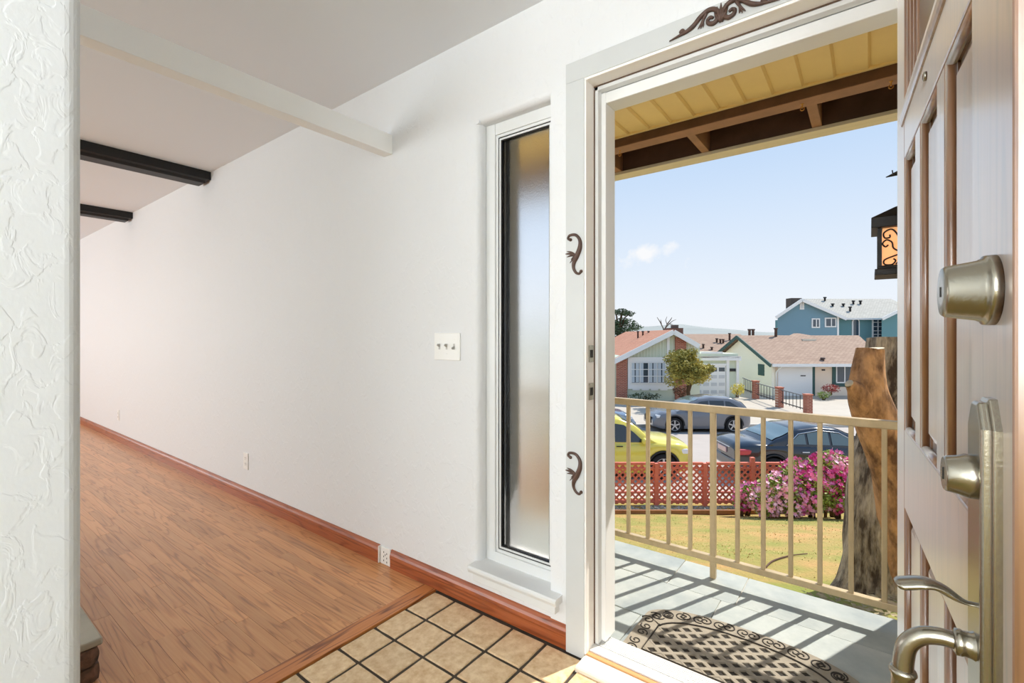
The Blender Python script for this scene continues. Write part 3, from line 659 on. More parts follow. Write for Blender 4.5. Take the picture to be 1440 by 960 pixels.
def scroll2(cx_, cy_, ang, s_, flip):
    pts = []
    for k in range(20):
        t_ = k / 19; a = 4.2 * pi * (1 - t_) * .62; rr = .004 + .017 * (1 - t_)
        pts.append((.022 + rr * cos(a + pi), flip * rr * sin(a + pi)))
    pts = [(-.03, flip * .012)] + pts if False else pts
    out = []
    for x, y in pts: out.append((cx_ + s_ * (x * cos(ang) - y * sin(ang)), cy_ + s_ * (x * sin(ang) + y * cos(ang)), zt + .0004))
    return out
om = outline(.036)[2:]
for i in range(1, 24, 2):
    (x0, y0), (x1, y1) = om[max(i - 1, 0)], om[min(i + 1, 24)]; ang = atan2(y1 - y0, x1 - x0)
    m = MB()
    m.tube(scroll2(om[i][0], om[i][1], ang, 1.3, 1), .003, 5); m.tube(scroll2(om[i][0], om[i][1], ang + pi, 1.3, 1), .0027, 5)
    m.build('scroll', MATD, parent=dm)
for sx in (-1, 1):
    for y in (1.75, 1.86):
        m = MB(); xx = mx + sx * (hw - .037); m.tube(scroll2(xx, y, pi / 2, 1.1, sx), .0027, 5); m.tube(scroll2(xx, y, -pi / 2, 1.1, sx), .0027, 5); m.build('scroll', MATD, parent=dm)

# porch roof: lapped soffit boards, beam, rafter tails, gutter
YEL = M('yellow_soffit_paint', lin(252, 224, 162), .5, var=.05, vscale=3, bump=.0006, bscale=30)
BRN = M('dark_brown_beam_paint', lin(98, 70, 56), .6, var=.22, vscale=10, bump=.001, bscale=40)
BRL = M('brown_rafter_paint', lin(160, 120, 94), .6, var=.15, vscale=10)
CRM = M('cream_gutter_paint', lin(226, 216, 192), .45)
pr = thing('porch_roof', None, None, (-2, 2.2, 2.24), kind='structure'); pr['kind'] = 'structure'
sp = .1142
for i in range(-3, 32):
    x1 = -.003 - i * sp + .0
    m = MB().prism([(x1, 2.232), (x1 + .009, 2.2415), (x1 - sp + .004, 2.2535), (x1 - sp - .006, 2.2445)], 'y', WY + WT + .02, 2.398)
    m.build('soffit_board', YEL, parent=pr, fix=True)
MB().box(-4.4, .6, 2.385, 2.4, 2.229, 2.243).build('soffit_trim', YEL, parent=pr, bevel=.003)
MB().box(-4.6, .7, 2.402, 2.488, 2.1845, 2.19).build('lit_beam_underside', BRL, parent=pr)  # lighter brown: bounce from the sunlit slate is put into the colour
MB().box(-4.6, .7, 2.4, 2.49, 2.186, 2.34).build('beam', BRN, parent=pr, bevel=.004)
MB().box(-4.7, 1.6, WY + WT, 2.95, 2.36, 2.40).build('roof_deck', M('roof_deck_boards', lin(70, 48, 40), .8), parent=pr)
for x in (-.21, -.752, -1.29, -1.83, -2.37): MB().box(x - .021, x + .021, 2.49, 2.86, 2.215, 2.36).build('rafter_tail', BRL, parent=pr, bevel=.002)
MB().box(-4.7, 1.6, 2.86, 2.885, 2.20, 2.40).build('fascia', BRN, parent=pr)
MB().prism([(2.886, 2.205), (2.90, 2.20), (2.955, 2.20), (2.985, 2.235), (2.995, 2.30), (2.985, 2.30), (2.978, 2.24), (2.95, 2.208), (2.886, 2.212)], 'x', -4.8, 1.6).build('gutter', CRM, parent=pr)
MB().box(-4.8, 1.6, 2.84, 2.888, 2.196, 2.215).build('drip_board', CRM, parent=pr, bevel=.002)
BRASS = M('brass', lin(190, 138, 70), .3, metal=1.)
for x, lab in ((-.236, 'brass cup hook under the brown porch beam, the right one near the rafter tail'), (-1.105, 'brass cup hook under the brown porch beam, the left one'), ( .072, 'brass cup hook under the brown porch beam, mostly hidden by the door')):
    m = MB(); m.lathe([(.008, 0), (.008, .002), (.003, .004), (.0028, .02)], (x, 2.45, 2.186), (0, 0, -1), 10)
    pts = [(x + .007 * cos(a), 2.45, 2.164 + .008 * sin(a)) for a in [pi / 2 + 2 * pi * k / 14 * .82 for k in range(15)]]
    m.tube([(x, 2.45, 2.176)] + pts, .0024, 7); m.build('cup_hook', BRASS, loc=(x, 2.45, 2.186), label=lab, cat='hook', group='brass cup hooks under the porch beam')

# lantern on a scroll bracket from the wing wall
IRON = M('black_iron', lin(34, 31, 31), .45, metal=.4)
AMB = M('amber_glass', lin(240, 176, 120), .4, trans=.2, emit=lin(255, 186, 124), estr=.6)
ln = thing('porch_lantern', 'black iron lantern with amber glass and scrollwork beside the open door', 'lantern', (.105, 2.2, 1.36))
lx, ly = .105, 2.2
def sq(r0, z0, r1, z1, name, mat, m=None):
    m = m or MB(); v = [(lx + a * r0, ly + b * r0, z0) for a, b in ((-1, -1), (1, -1), (1, 1), (-1, 1))] + [(lx + a * r1, ly + b * r1, z1) for a, b in ((-1, -1), (1, -1), (1, 1), (-1, 1))]
    m.add(v, [(3, 2, 1, 0), (4, 5, 6, 7)] + [(k, (k + 1) % 4, (k + 1) % 4 + 4, k + 4) for k in range(4)]); return m
m = sq(.098, 1.535, .098, 1.572, '', None); sq(.098, 1.572, .03, 1.615, '', None, m); m.build('hood', IRON, parent=ln, bevel=.002)
MB().lathe([(.034, 1.61), (.034, 1.617), (.018, 1.623), (.009, 1.632), (.006, 1.645)], (lx, ly, 0), seg=16).build('finial', IRON, parent=ln)
m = sq(.088, 1.368, .088, 1.39, '', None); sq(.082, 1.39, .08, 1.402, '', None, m); m.build('tray', IRON, parent=ln, bevel=.002)
for a, b in ((-1, -1), (1, -1), (1, 1), (-1, 1)): MB().box(lx + a * .074 - .006, lx + a * .074 + .006, ly + b * .074 - .006, ly + b * .074 + .006, 1.4, 1.537).build('corner_post', IRON, parent=ln)
m = sq(.066, 1.4, .066, 1.535, '', None); m.build('glass', AMB, parent=ln)
for ax in range(4):
    m = MB()
    def P(u, v):
        d = -.0715
        if ax == 0: return (lx + u, ly + d, 1.4 + v)
        if ax == 1: return (lx + d, ly - u, 1.4 + v)
        if ax == 2: return (lx - u, ly - d, 1.4 + v)
        return (lx - d, ly + u, 1.4 + v)
    for sg in (-1, 1):
        m.tube(spline([P(sg * .006, .04), P(sg * .02, .07), P(sg * .022, .1), P(sg * .04, .128), P(sg * .062, .118), P(sg * .06, .1), P(sg * .046, .1), P(sg * .046, .11)], 5), .0028, 6)
        m.tube(spline([P(sg * .01, .042), P(sg * .035, .06), P(sg * .04, .082), P(sg * .055, .092), P(sg * .066, .08), P(sg * .058, .068), P(sg * .05, .074)], 5), .0028, 6)
        m.tube(spline([P(0, .045), P(sg * .03, .035), P(sg * .06, .022), P(sg * .06, .006), P(sg * .04, .004), P(sg * .03, .016), P(sg * .036, .024)], 5), .0028, 6)
        m.tube(spline([P(sg * .03, .004), P(sg * .016, .018), P(sg * .004, .01)], 5), .0026, 6)
    m.build('scrollwork', IRON, parent=ln)
m = MB(); m.tube(spline([(.238, ly, 1.60), (.19, ly, 1.70), (.13, ly, 1.735), (.105, ly, 1.70), (.105, ly, 1.64)], 6), .006, 8); m.box(.23, .24, ly - .04, ly + .04, 1.5, 1.72)
m.tube([(.12, ly, 1.735), (.085, ly, 1.742), (.05, ly, 1.733)], [.005, .017, .003], 8, flat=((0, 0, 1), .5)); m.tube([(.07, ly, 1.74), (.068, ly, 1.755)], .002, 6)
m.build('bracket', IRON, parent=ln)

# ------------------------------------------------------------------ yard, street (S frame: x along the street, y away from the eye, z up)
def px(x, y, f): return ((x - 720) / FPX * f, EYE - (y - 473) / FPX * f)   # where a sight line meets the plane at distance f
LAWN = M('dry_lawn', lin(128, 138, 60), .95, col2=lin(192, 148, 94), vscale=1.2, bump=.02, bscale=30)
GRASS = M('grass_blades', lin(176, 178, 100), .8, col2=lin(232, 196, 136), vscale=.9, rnd=.0)
def lz(x, y): return EYE - (1.42 + .2925 * (min(y, 9.15) - 2.2)) + .025 * mnoise.noise(Vector((x * .9, y * .9, 0))) - .0
m = MB(); xs = [-6 + .5 * i for i in range(41)]; ys = [-2 + .43 * i for i in range(29)]
m.add([(x, y, lz(x, y)) for y in ys for x in xs], [(j * 41 + i, j * 41 + i + 1, (j + 1) * 41 + i + 1, (j + 1) * 41 + i) for j in range(28) for i in range(40)], True)
lawn = m.build('lawn', LAWN, frame='S', loc=(2, 5, 0), kind='structure')
q = random.Random(3); m = MB()
for k in range(13000):
    y = 2.2 + 6.7 * (k / 13000) ** .8; x = q.uniform(.17 * y - .2, .86 * y + .2)
    dens = mnoise.noise(Vector((x * .8, y * .55, 3)))
    if q.random() > .62 + .8 * dens: continue
    if y < 4.5 and x > .55 * y and q.random() < .75: continue
    z = lz(x, y) - .005; a = q.uniform(0, 2 * pi); h = q.uniform(.006, .018); w_ = .006 + .0012 * y * .5; l = q.uniform(-.03, .03)
    m.add([(x - w_ * cos(a), y - w_ * sin(a), z), (x + w_ * cos(a), y + w_ * sin(a), z), (x + l, y + l * .6, z + h)], [(0, 1, 2)])
m.build('grass', GRASS, parent=lawn, kind='stuff', fix=False)
ROAD = M('asphalt', lin(176, 166, 158), .9, var=.05, vscale=1.2, bump=.003, bscale=80)
WALK = M('pale_concrete', lin(184, 174, 160), .85, var=.06, vscale=1.4)
def sheet(pts, name, mat):
    return MB().add(pts, [tuple(range(len(pts)))]).build(name, mat, frame='S', kind='structure', fix=False)
def zz(v): return EYE + v
m = MB(); prof = [(10.0, -3.60), (11.7, -3.80), (11.72, -3.93), (22.6, -4.36), (22.62, -4.2)]
m.add([(x, y, zz(z)) for y, z in prof[:2] for x in (-30, 40)], [(0, 1, 3, 2)]); m.build('sidewalk_near', WALK, frame='S', kind='structure', fix=False)
m = MB(); m.add([(x, y, zz(z)) for y, z in prof[2:4] for x in (-60, 70)], [(0, 1, 3, 2)]); m.build('street', ROAD, frame='S', kind='structure', fix=False)
MB().box(-60, 70, 11.55, 11.73, zz(-4.2), zz(-3.79)).build('kerb_near', CONC, frame='S', kind='structure')
MB().box(-60, 70, 22.6, 22.78, zz(-4.6), zz(-4.22)).build('kerb_far', CONC, frame='S', kind='structure')
m = MB(); m.add([(x, y, zz(z)) for y, z in ((22.7, -4.23), (26.0, -4.2), (33, -4.0), (60, -4.0)) for x in (-60, 70)], [(0, 1, 3, 2), (2, 3, 5, 4), (4, 5, 7, 6)]); m.build('sidewalk_far', WALK, frame='S', kind='structure', fix=False)
m = MB(); m.add([(-900, -60, zz(-5.2)), (1200, -60, zz(-5.2)), (1200, 1400, zz(-5.2)), (-900, 1400, zz(-5.2))], [(0, 1, 2, 3)]); m.build('ground', M('town_ground', lin(150, 150, 130), .95, var=.2, vscale=.02), frame='S', kind='structure', fix=False, loc=(0, 0, zz(-5.2)))
# timber edging, pebble strip
m = MB(); 
MB().bar((-3, 9.08, lz(-3, 9.08) + .03), (5.4, 8.98, lz(5, 8.98) + .03), .05, .10).build('lawn_edging', M('edging_timber', lin(150, 104, 72), .85, var=.2, vscale=6), frame='S', label='low timber edging board between the lawn and the pebble strip', cat='edging')
PEB = M('white_pebbles', lin(120, 116, 100), .9, rnd=.1, col2=lin(214, 208, 196), vscale=14)
m = MB(); q = random.Random(5)
for k in range(1500):
    x = q.uniform(.8, 5.2); y = q.uniform(9.12, 9.55); r_ = q.uniform(.012, .03); z = lz(x, y) + .004
    m.add([(x - r_, y, z), (x, y - r_, z), (x + r_, y, z), (x, y + r_, z), (x, y, z + r_ * .8)], [(0, 1, 4), (1, 2, 4), (2, 3, 4), (3, 0, 4)])
m.build('pebbles', PEB, parent=lawn, kind='stuff')
q = random.Random(15)
LEAFG = M('leaf_green', lin(92, 116, 44), .6, col2=lin(160, 176, 84), vscale=9)
def leaves(m, c, rad, n, size, rnd_, shell=.55, flat=.7):
    for k in range(n):
        d = Vector((rnd_.gauss(0, 1), rnd_.gauss(0, 1), rnd_.gauss(0, 1))).normalized() * (shell + (1 - shell) * rnd_.random())
        p = Vector(c) + Vector((d.x * rad[0], d.y * rad[1], d.z * rad[2])); s_ = size * rnd_.uniform(.6, 1.3)
        a = Vector((rnd_.gauss(0, 1), rnd_.gauss(0, 1), rnd_.gauss(0, .6))).normalized(); b = a.cross(Vector((rnd_.gauss(0, 1), rnd_.gauss(0, 1), rnd_.gauss(0, 1)))).normalized() * flat
        m.add([p - a * s_, p - b * s_ * .5, p + a * s_, p + b * s_ * .5], [(0, 1, 2, 3)])
    return m
m = MB(); 
for k in range(3): leaves(m, (1.75 + .1 * k, 9.4, lz(1.8, 9.4) + .06), (.12, .1, .1), 40, .035, q)
m.build('weed_clump', LEAFG, frame='S', label='small green weed growing on the pebbles in front of the lattice fence', cat='weed', fix=False)
# fallen twig
m = MB(); p0 = [(1076, 800), (1085, 791), (1100, 785), (1118, 781), (1136, 779)]
pts = []
for x_, y_ in p0:
    f = 3.6
    for it in range(20):
        X, Z = px(x_, y_, f); f *= 1 + .3 * (Z - lz(X, f)) / 1.5
    pts.append((X, f, lz(X, f) + .012))
m.tube(spline(pts, 4), [.007] * 12 + [.005] * 5, 6); m.build('fallen_twig', M('twig_bark', lin(92, 66, 52), .9), frame='S', label='thin brown twig lying on the lawn near the tree', cat='twig')

# lattice fence
REDW = M('red_stained_wood', lin(212, 118, 98), .75, var=.14, vscale=5, rnd=.06)
FY = 9.6; zt_, zb_ = px(0, 651, FY)[1], px(0, 708, FY)[1]
fn = thing('lattice_fence', 'low red stained lattice fence between the lawn and the street', 'fence', (3.5, FY, zb_), frame='S')
posts = [px(x, 0, FY)[0] for x in (718, 787, 855, 923, 991, 1058, 1126, 1194, 1262, 1330)]
for i, X in enumerate(posts):
    MB().box(X - .04, X + .04, FY - .04, FY + .04, zb_ - .3, zt_ + (.12 if i in (5,) else .0)).build('post', REDW, parent=fn, bevel=.004, seg=1)
for za, h_, nm in ((651, .05, 'top_rail'), (657.5, .03, 'upper_rail'), (691.5, .03, 'lower_rail'), (704, .05, 'bottom_rail')):
    zc = px(0, za + .5, FY)[1]
    for i in range(len(posts) - 1): MB().box(posts[i] + .041, posts[i + 1] - .041, FY - .03, FY + .03, zc - h_ / 2, zc + h_ / 2).build(nm, REDW, parent=fn)
for i in range(len(posts) - 1):
    m = MB(); a, b = posts[i] + .04, posts[i + 1] - .04; H_ = zt_ - zb_; p = .13
    for sgn, yo in ((1, -.006), (-1, .006)):
        k = -int(H_ / p) - 2
        while a + k * p < b + H_:
            x0 = a + k * p; pts = []
            if sgn == 1: s0, s1 = max(0, a - x0), min(H_, b - x0)
            else: s0, s1 = max(0, x0 - b), min(H_, x0 - a)
            if s1 - s0 > .03: m.bar((x0 + sgn * s0, FY + yo, zb_ + s0), (x0 + sgn * s1, FY + yo, zb_ + s1), .01, .034, up=(0, 1, 0)) if False else m.bar((x0 + sgn * s0, FY + yo, zb_ + s0), (x0 + sgn * s1, FY + yo, zb_ + s1), .036, .011, up=(0, 1, 0))
            k += 1
    m.build('lattice_panel', REDW, parent=fn, kind='stuff')

# azaleas
AZL = M('azalea_leaf', lin(110, 132, 52), .55, col2=lin(186, 200, 96), vscale=12)
AZF = M('azalea_blossom', lin(226, 64, 146), .6, col2=lin(250, 170, 210), vscale=7)
AZD = M('azalea_blossom_deep', lin(176, 22, 104), .6, col2=lin(232, 84, 160), vscale=7)
AZP = M('azalea_blossom_pale', lin(244, 150, 190), .6, col2=lin(254, 214, 222), vscale=7)
STEM = M('bush_stem', lin(84, 64, 44), .9)
def flower(m, p, s_, q_):
    n = Vector((q_.gauss(0, .6), q_.gauss(-.8, .5), q_.gauss(.5, .5))).normalized(); a = n.cross(Vector((0, 0, 1))).normalized(); b = n.cross(a); c0 = p - n * s_ * .25; vs = [c0]; k0 = q_.random()
    for k in range(10):
        t_ = 2 * pi * (k / 10 + k0); rr = s_ * (1 if k % 2 == 0 else .55); vs.append(p + a * rr * cos(t_) + b * rr * sin(t_) + n * (0 if k % 2 == 0 else -.1 * s_))
    m.add(vs, [(0, 1 + k, 1 + (k + 1) % 10) for k in range(10)])
def azalea(lab, clumps, fmats, seed, group='azalea bushes in front of the fence'):
    q_ = random.Random(seed); c0 = clumps[0]
    t = thing('azalea_bush', lab, 'bush', (c0[0][0], c0[0][1], lz(c0[0][0], c0[0][1])), frame='S', group=group)
    m = MB()
    for c, rad in clumps:
        for k in range(4): m.tube([(c[0] + q_.uniform(-.05, .05), c[1] + q_.uniform(-.05, .05), lz(c[0], c[1])), (c[0] + q_.uniform(-.5, .5) * rad[0], c[1] + q_.uniform(-.4, .4) * rad[1], c[2] + .3 * rad[2])], [.018, .006], 5)
    m.build('stem', STEM, parent=t)
    m = MB(); F = [MB() for _ in fmats]
    for c, rad in clumps:
        n = int(1300 * rad[0] * rad[2] / .12); leaves(m, c, rad, n, .042, q_, .5)
        for k in range(int(250 * rad[0] * rad[2] / .12)):
            d = Vector((q_.gauss(0, 1), -abs(q_.gauss(0, 1)) * 1.1 + .25, q_.gauss(.15, 1))).normalized() * q_.uniform(.9, 1.08)
            p = Vector(c) + Vector((d.x * rad[0], d.y * rad[1], d.z * rad[2]))
            w_ = mnoise.noise(p * 1.9 + Vector((seed, 0, 0))) ; i = min(len(F) - 1, max(0, int((w_ + .5) * len(F))))
            if mnoise.noise(p * 2.6 + Vector((0, seed, 5))) > -.28: flower(F[i], p, q_.uniform(.03, .05), q_)
    m.build('foliage', AZL, parent=t, kind='stuff', fix=False)
    for F_, mt in zip(F, fmats):
        if F_.v: F_.build('blossoms', mt, parent=t, kind='stuff', fix=False)
def cl(x, y, f, rx, ry, rz): X, Z = px(x, y, f); return ((X, f, Z), (rx, ry, rz))
azalea('tall pink azalea bush by the tree trunk, reaching above the fence rail', [cl(1160, 668, 8.4, .42, .4, .38), cl(1178, 690, 8.2, .36, .38, .36), cl(1140, 690, 8.2, .36, .36, .36), cl(1170, 650, 8.5, .26, .3, .22), cl(1120, 668, 8.5, .3, .3, .3)], [AZP, AZF, AZD, AZF], 2)
azalea('lower pink azalea bush with light green leaves at the left of the taller one', [cl(1092, 692, 8.4, .36, .34, .34), cl(1112, 702, 8.2, .3, .3, .26), cl(1076, 704, 8.3, .26, .3, .26)], [AZP, AZP, AZF], 5)
azalea('small magenta azalea in front of the fence post, leftmost of the pink bushes', [cl(1052, 694, 8.7, .26, .26, .22), cl(1044, 704, 8.7, .18, .2, .16)], [AZD, AZF], 9)

# pruned tree beside the porch
BARK = M('grey_bark', lin(70, 58, 48), .9, col2=lin(182, 168, 150), vscale=9, vstretch=(2.4, 2.4, .6), bump=.03, bscale=13, bdetail=6, bstretch=(2.2, 2.2, .55))
BARK2 = M('peeled_orange_bark', lin(96, 66, 46), .85, col2=lin(194, 148, 106), vscale=11, vstretch=(1.2, 1.2, .55), bump=.035, bscale=17, bdetail=8, bstretch=(1.2, 1.2, .6))
e_ = [n for n in BARK2.node_tree.nodes if n.type == 'VALTORGB'][0].color_ramp.elements; e_[0].position = .36; e_[1].position = .60
e_ = [n for n in BARK.node_tree.nodes if n.type == 'VALTORGB'][0].color_ramp.elements; e_[0].position = .38; e_[1].position = .62
CUT = M('sawn_wood', lin(226, 208, 178), .8, var=.08, vscale=16)
def limb(path, radii, amp, seg=26, sub=5, seed=0, flare=None):
    p = spline(path, sub); n = len(p); k = len(radii) - 1
    rr = [radii[min(int(i / (n - 1) * k), k - 1)] * (1 - (i / (n - 1) * k - min(int(i / (n - 1) * k), k - 1))) + radii[min(int(i / (n - 1) * k), k - 1) + 1] * (i / (n - 1) * k - min(int(i / (n - 1) * k), k - 1)) for i in range(n)]
    m = MB(); m.tube(p, rr, seg, caps=False); vs = []
    for i in range(n):
        for j in range(seg):
            v = Vector(m.v[i * seg + j]); d = v - p[i]; a = 2 * pi * j / seg
            e = mnoise.noise(Vector((cos(a) * 2.2, sin(a) * 2.2, v.z * 2.0 + seed))) * amp + mnoise.noise(Vector((cos(a) * 6, sin(a) * 6, v.z * 4 + seed))) * amp * .6
            if flare and i / n < .3: e += flare * (1 - i / n / .3) ** 2 * (.5 + .5 * sin(a * 5 + seed))
            vs.append(tuple(v + d.normalized() * e))
    m.v = vs; return m, p, rr
tr = thing('pruned_tree', 'thick tree with sawn-off limbs standing beside the porch railing', 'tree', (2.42, 2.98, lz(2.42, 2.98)), frame='S')
def tp(x, y, f): X, Z = px(x, y, f); return (X, f, Z)
m, p, rr = limb([tp(1258, 850, 3.1), tp(1256, 800, 3.1), tp(1254, 730, 3.1), tp(1258, 660, 3.12), tp(1266, 600, 3.15), tp(1272, 540, 3.18), tp(1274, 478, 3.2)], [.30, .27, .245, .235, .225, .22, .225], .03, 30, 6, 1, .13)
tk = m.build('trunk', BARK, parent=tr)
m = MB(); c = p[-1]; m.add([tuple(c)] + [(c.x + .215 * cos(2 * pi * k / 24), c.y + .215 * sin(2 * pi * k / 24), c.z + .004) for k in range(24)], [(0, 1 + k, 1 + (k + 1) % 24) for k in range(24)]); m.build('cut_face', CUT, parent=tk)
m, p, rr = limb([tp(1274, 850, 2.95), tp(1270, 770, 2.93), tp(1263, 690, 2.9), tp(1252, 640, 2.88), tp(1236, 600, 2.87), tp(1222, 560, 2.87), tp(1220, 525, 2.87), tp(1223, 491, 2.88)], [.13, .12, .12, .122, .116, .104, .083, .072], .014, 28, 8, 8)
lb = m.build('limb', BARK2, parent=tr)
c = p[-1]; m = MB(); m.add([(c.x, c.y, c.z + .006)] + [(c.x + .073 * cos(2 * pi * k / 20), c.y + .073 * sin(2 * pi * k / 20), c.z + .004 + .008 * cos(2 * pi * k / 20)) for k in range(20)], [(0, 1 + k, 1 + (k + 1) % 20) for k in range(20)]); m.build('cut_face', CUT, parent=lb)
m, p, rr = limb([tp(1221, 572, 2.87), tp(1207, 551, 2.84), tp(1194, 539, 2.82)], [.1, .06, .024], .008, 18, 5, 3)
kb = m.build('branch_knob', BARK2, parent=tr)
m = MB(); d = (p[-1] - p[-2]).normalized(); m.lathe([(.025, 0), (.022, .004), (.0, .005)], p[-1], d, 16); m.build('cut_face', M('weathered_cut', lin(196, 182, 160), .9), parent=kb)
# ivy and dead leaves at the foot of the tree
q = random.Random(21); m = MB()
for k in range(420):
    x = q.uniform(1.6, 2.7); y = q.uniform(2.35, 2.95); 
    s_ = q.uniform(.012, .03); a = q.uniform(0, 6.3); z = lz(x, y) + q.uniform(.005, .05)
    m.add([(x - s_ * cos(a), y - s_ * sin(a), z), (x + s_ * .5 * sin(a), y - s_ * .5 * cos(a), z + .006), (x + s_ * cos(a), y + s_ * sin(a), z + .004), (x - s_ * .5 * sin(a), y + s_ * .5 * cos(a), z)], [(0, 1, 2, 3)])
m.build('dead_leaves', M('dead_leaf', lin(110, 96, 66), .9, col2=lin(190, 176, 140), vscale=9), parent=lawn, kind='stuff', fix=False)

# ------------------------------------------------------------------ houses across the street
SAGE = M('sage_green_siding', lin(208, 216, 196), .8)
WHT = M('white_house_paint', lin(240, 240, 238), .6)
BRICK = bricks('red_brick', lin(158, 88, 70), lin(184, 110, 88), lin(206, 178, 160), 1.0, bw=.22, rh=.075, ms=.008)
SH_RED = bricks('reddish_shingles', lin(196, 138, 112), lin(210, 156, 128), lin(166, 114, 94), 1., bw=.3, rh=.14, ms=.012, rot=(0, 0, 0))
SH_BRN = bricks('brown_shingles', lin(162, 136, 118), lin(180, 154, 134), lin(132, 108, 94), 1., bw=.3, rh=.14, ms=.012, rot=(0, 0, 0))
SH_GRY = bricks('grey_shingles', lin(178, 174, 164), lin(192, 188, 178), lin(150, 146, 138), 1., bw=.3, rh=.16, ms=.012, rot=(0, 0, 0))
HGLASS = M('house_glass', lin(60, 74, 86), .08, coat=1.)
CURT = M('window_curtain', lin(196, 206, 214), .8)
DARKM = M('dark_metal', lin(46, 44, 46), .6)
VENTM = M('roof_vent_metal', lin(92, 78, 74), .6)
def hbox(name, mat, parent, x0, y0, x1, y1, f, d, off=0, bev=0):
    """box whose front face sits at distance f - off and spans two sighted corners, d deep"""
    a, za = px(x0, y0, f); b, zb = px(x1, y1, f)
    return MB().box(a, b, f - off, f - off + d, zb, za).build(name, mat, parent=parent, bevel=bev)
def slab(m, a, b, c, d, t):
    n = (Vector(b) - Vector(a)).cross(Vector(d) - Vector(a)).normalized()
    if n.z < 0: n = -n
    v = [Vector(p) for p in (a, b, c, d)]; vs = v + [p - n * t for p in v]
    m.add(vs, [(0, 1, 2, 3), (7, 6, 5, 4), (0, 4, 5, 1), (1, 5, 6, 2), (2, 6, 7, 3), (3, 7, 4, 0)]); return m

# --- house A: sage green, gable to the street, garage at its right
FA = 30.0
def A(x, y, f=FA): X, Z = px(x, y, f); return (X, f, Z)
gz = px(0, 560, FA)[1] - .3
ha = thing('green_house', 'sage green house with brick columns and white gable across the street', 'house', (A(905, 560)[0], FA, gz), frame='S', group='houses across the street')
xl, xr, xp = A(864, 0)[0], A(984, 0)[0], A(944, 0)[0]
zl, zp, zr = A(0, 503)[2], A(0, 466)[2], A(0, 486)[2]
m = MB().prism([(xl, gz), (xr, gz), (xr, zr), (xp, zp - .1), (xl, zl)], 'y', FA, FA + 11); m.build('walls', SAGE, parent=ha)
m = MB(); x_ = xl + .5
while x_ < xr - .1:
    top = (zl + (zp - zl) * (x_ - xl) / (xp - xl) if x_ < xp else zp + (zr - zp) * (x_ - xp) / (xr - xp)) - .12
    if top > A(0, 503)[2] + .05: m.box(x_ - .025, x_ + .025, FA - .03, FA, A(0, 503)[2], top)
    x_ += .2
m.build('batten', M('sage_batten', lin(220, 226, 210), .8), parent=ha, kind='stuff')
for x0, y0, x1, y1 in ((866.5, 505, 881.5, 561), (949, 474, 964, 561)): hbox('brick_column', BRICK, ha, x0, y0, x1, y1, FA, .2, .14)
hbox('centre_post', WHT, ha, 937.5, 470, 941, 503, FA, .1, .08)
m = MB(); # roof slopes
e = .45; o1 = A(861, 505); pk = A(944, 463.5); o2 = A(979, 483.5)
rf = MB(); slab(rf, (o1[0], FA - e, o1[2]), (pk[0], FA - e, pk[2]), (pk[0], FA + 12, pk[2]), (o1[0], FA + 12, o1[2]), .1); slab(rf, (pk[0], FA - e, pk[2]), (o2[0], FA - e, o2[2]), (o2[0], FA + 12, o2[2]), (pk[0], FA + 12, pk[2]), .1)
rfo = rf.build('roof', SH_RED, parent=ha)
for a, b in ((o1, pk), (pk, o2)): MB().bar((a[0], FA - e - .03, a[2] - .14), (b[0], FA - e - .03, b[2] - .14), .07, .3, up=(0, 0, 1)).build('bargeboard', WHT, parent=ha)
for x, y in ((899, 461), (906, 465), (914, 463)): 
    p = A(x, 469, 34); MB().lathe([(.06, 0), (.06, .45), (.09, .46), (.09, .55)], (p[0] - .1, 34, p[2] - .35), seg=8).build('roof_vent', VENTM, parent=ha)
# window with surround
hbox('window_surround', WHT, ha, 882.5, 502, 947, 546.5, FA, .12, .1)
wx0, wx1, wy0, wy1 = 887, 935, 509.5, 538
wdw = hbox('window', HGLASS, ha, wx0, wy0, wx1, wy1, FA, .05, .13)
for k in range(8):
    if k in (3,): continue
    hbox('curtain', CURT, wdw, wx0 + k * 6.2, wy0 + .5, wx0 + k * 6.2 + 4.6, wy1 - 1, FA, .02, .145)
for k in range(5): hbox('muntin', WHT, wdw, wx0 + k * 12 - .5, wy0, wx0 + k * 12 + .5, wy1, FA, .04, .17)
for k in range(4): hbox('muntin', WHT, wdw, wx0, wy0 + k * 9.5 - .45, wx1, wy0 + k * 9.5 + .45, FA, .04, .17)
for x in (894, 907, 920, 933): hbox('scallop', WHT, ha, x - 5, 546, x + 5, 548.5, FA, .1, .09); 
# garage wing
GZ0, GF = FA + 1.2, FA + 1.2
x0, x1 = A(962, 0, GF)[0], A(1038, 0, GF)[0]
MB().box(x0, x1, GF, GF + 4.5, gz, A(0, 497, GF)[2]).build('garage_wing', SAGE, parent=ha)
hbox('garage_fascia', WHT, ha, 985, 501, 1040, 506.5, GF, .3, .25)
for a, b in ((1020.5, 1024.5), (1034.5, 1038)): hbox('garage_post', WHT, ha, a, 506, b, 559, GF, .15, .12)
hbox('garage_lintel', WHT, ha, 962, 511, 1024, 514, GF, .12, .1)
gd = hbox('garage_door', WHT, ha, 963, 513.5, 1020, 558, GF, .06, .04)
for r_ in range(4):
    for c_ in range(5):
        xa = 966.5 + c_ * 11; ya = 516.5 + r_ * 10.6
        if xa + 8.5 > 1019: continue
        hbox('light' if r_ == 0 else 'panel', HGLASS if r_ == 0 else M('grey_door_panel', lin(206, 208, 210), .6), gd, xa, ya, xa + 8.2, ya + (5.5 if r_ == 0 else 4.6), GF, .03, .055)
hbox('number_plaque', DARKM, ha, 1026, 518, 1034, 522, GF, .04, .05)
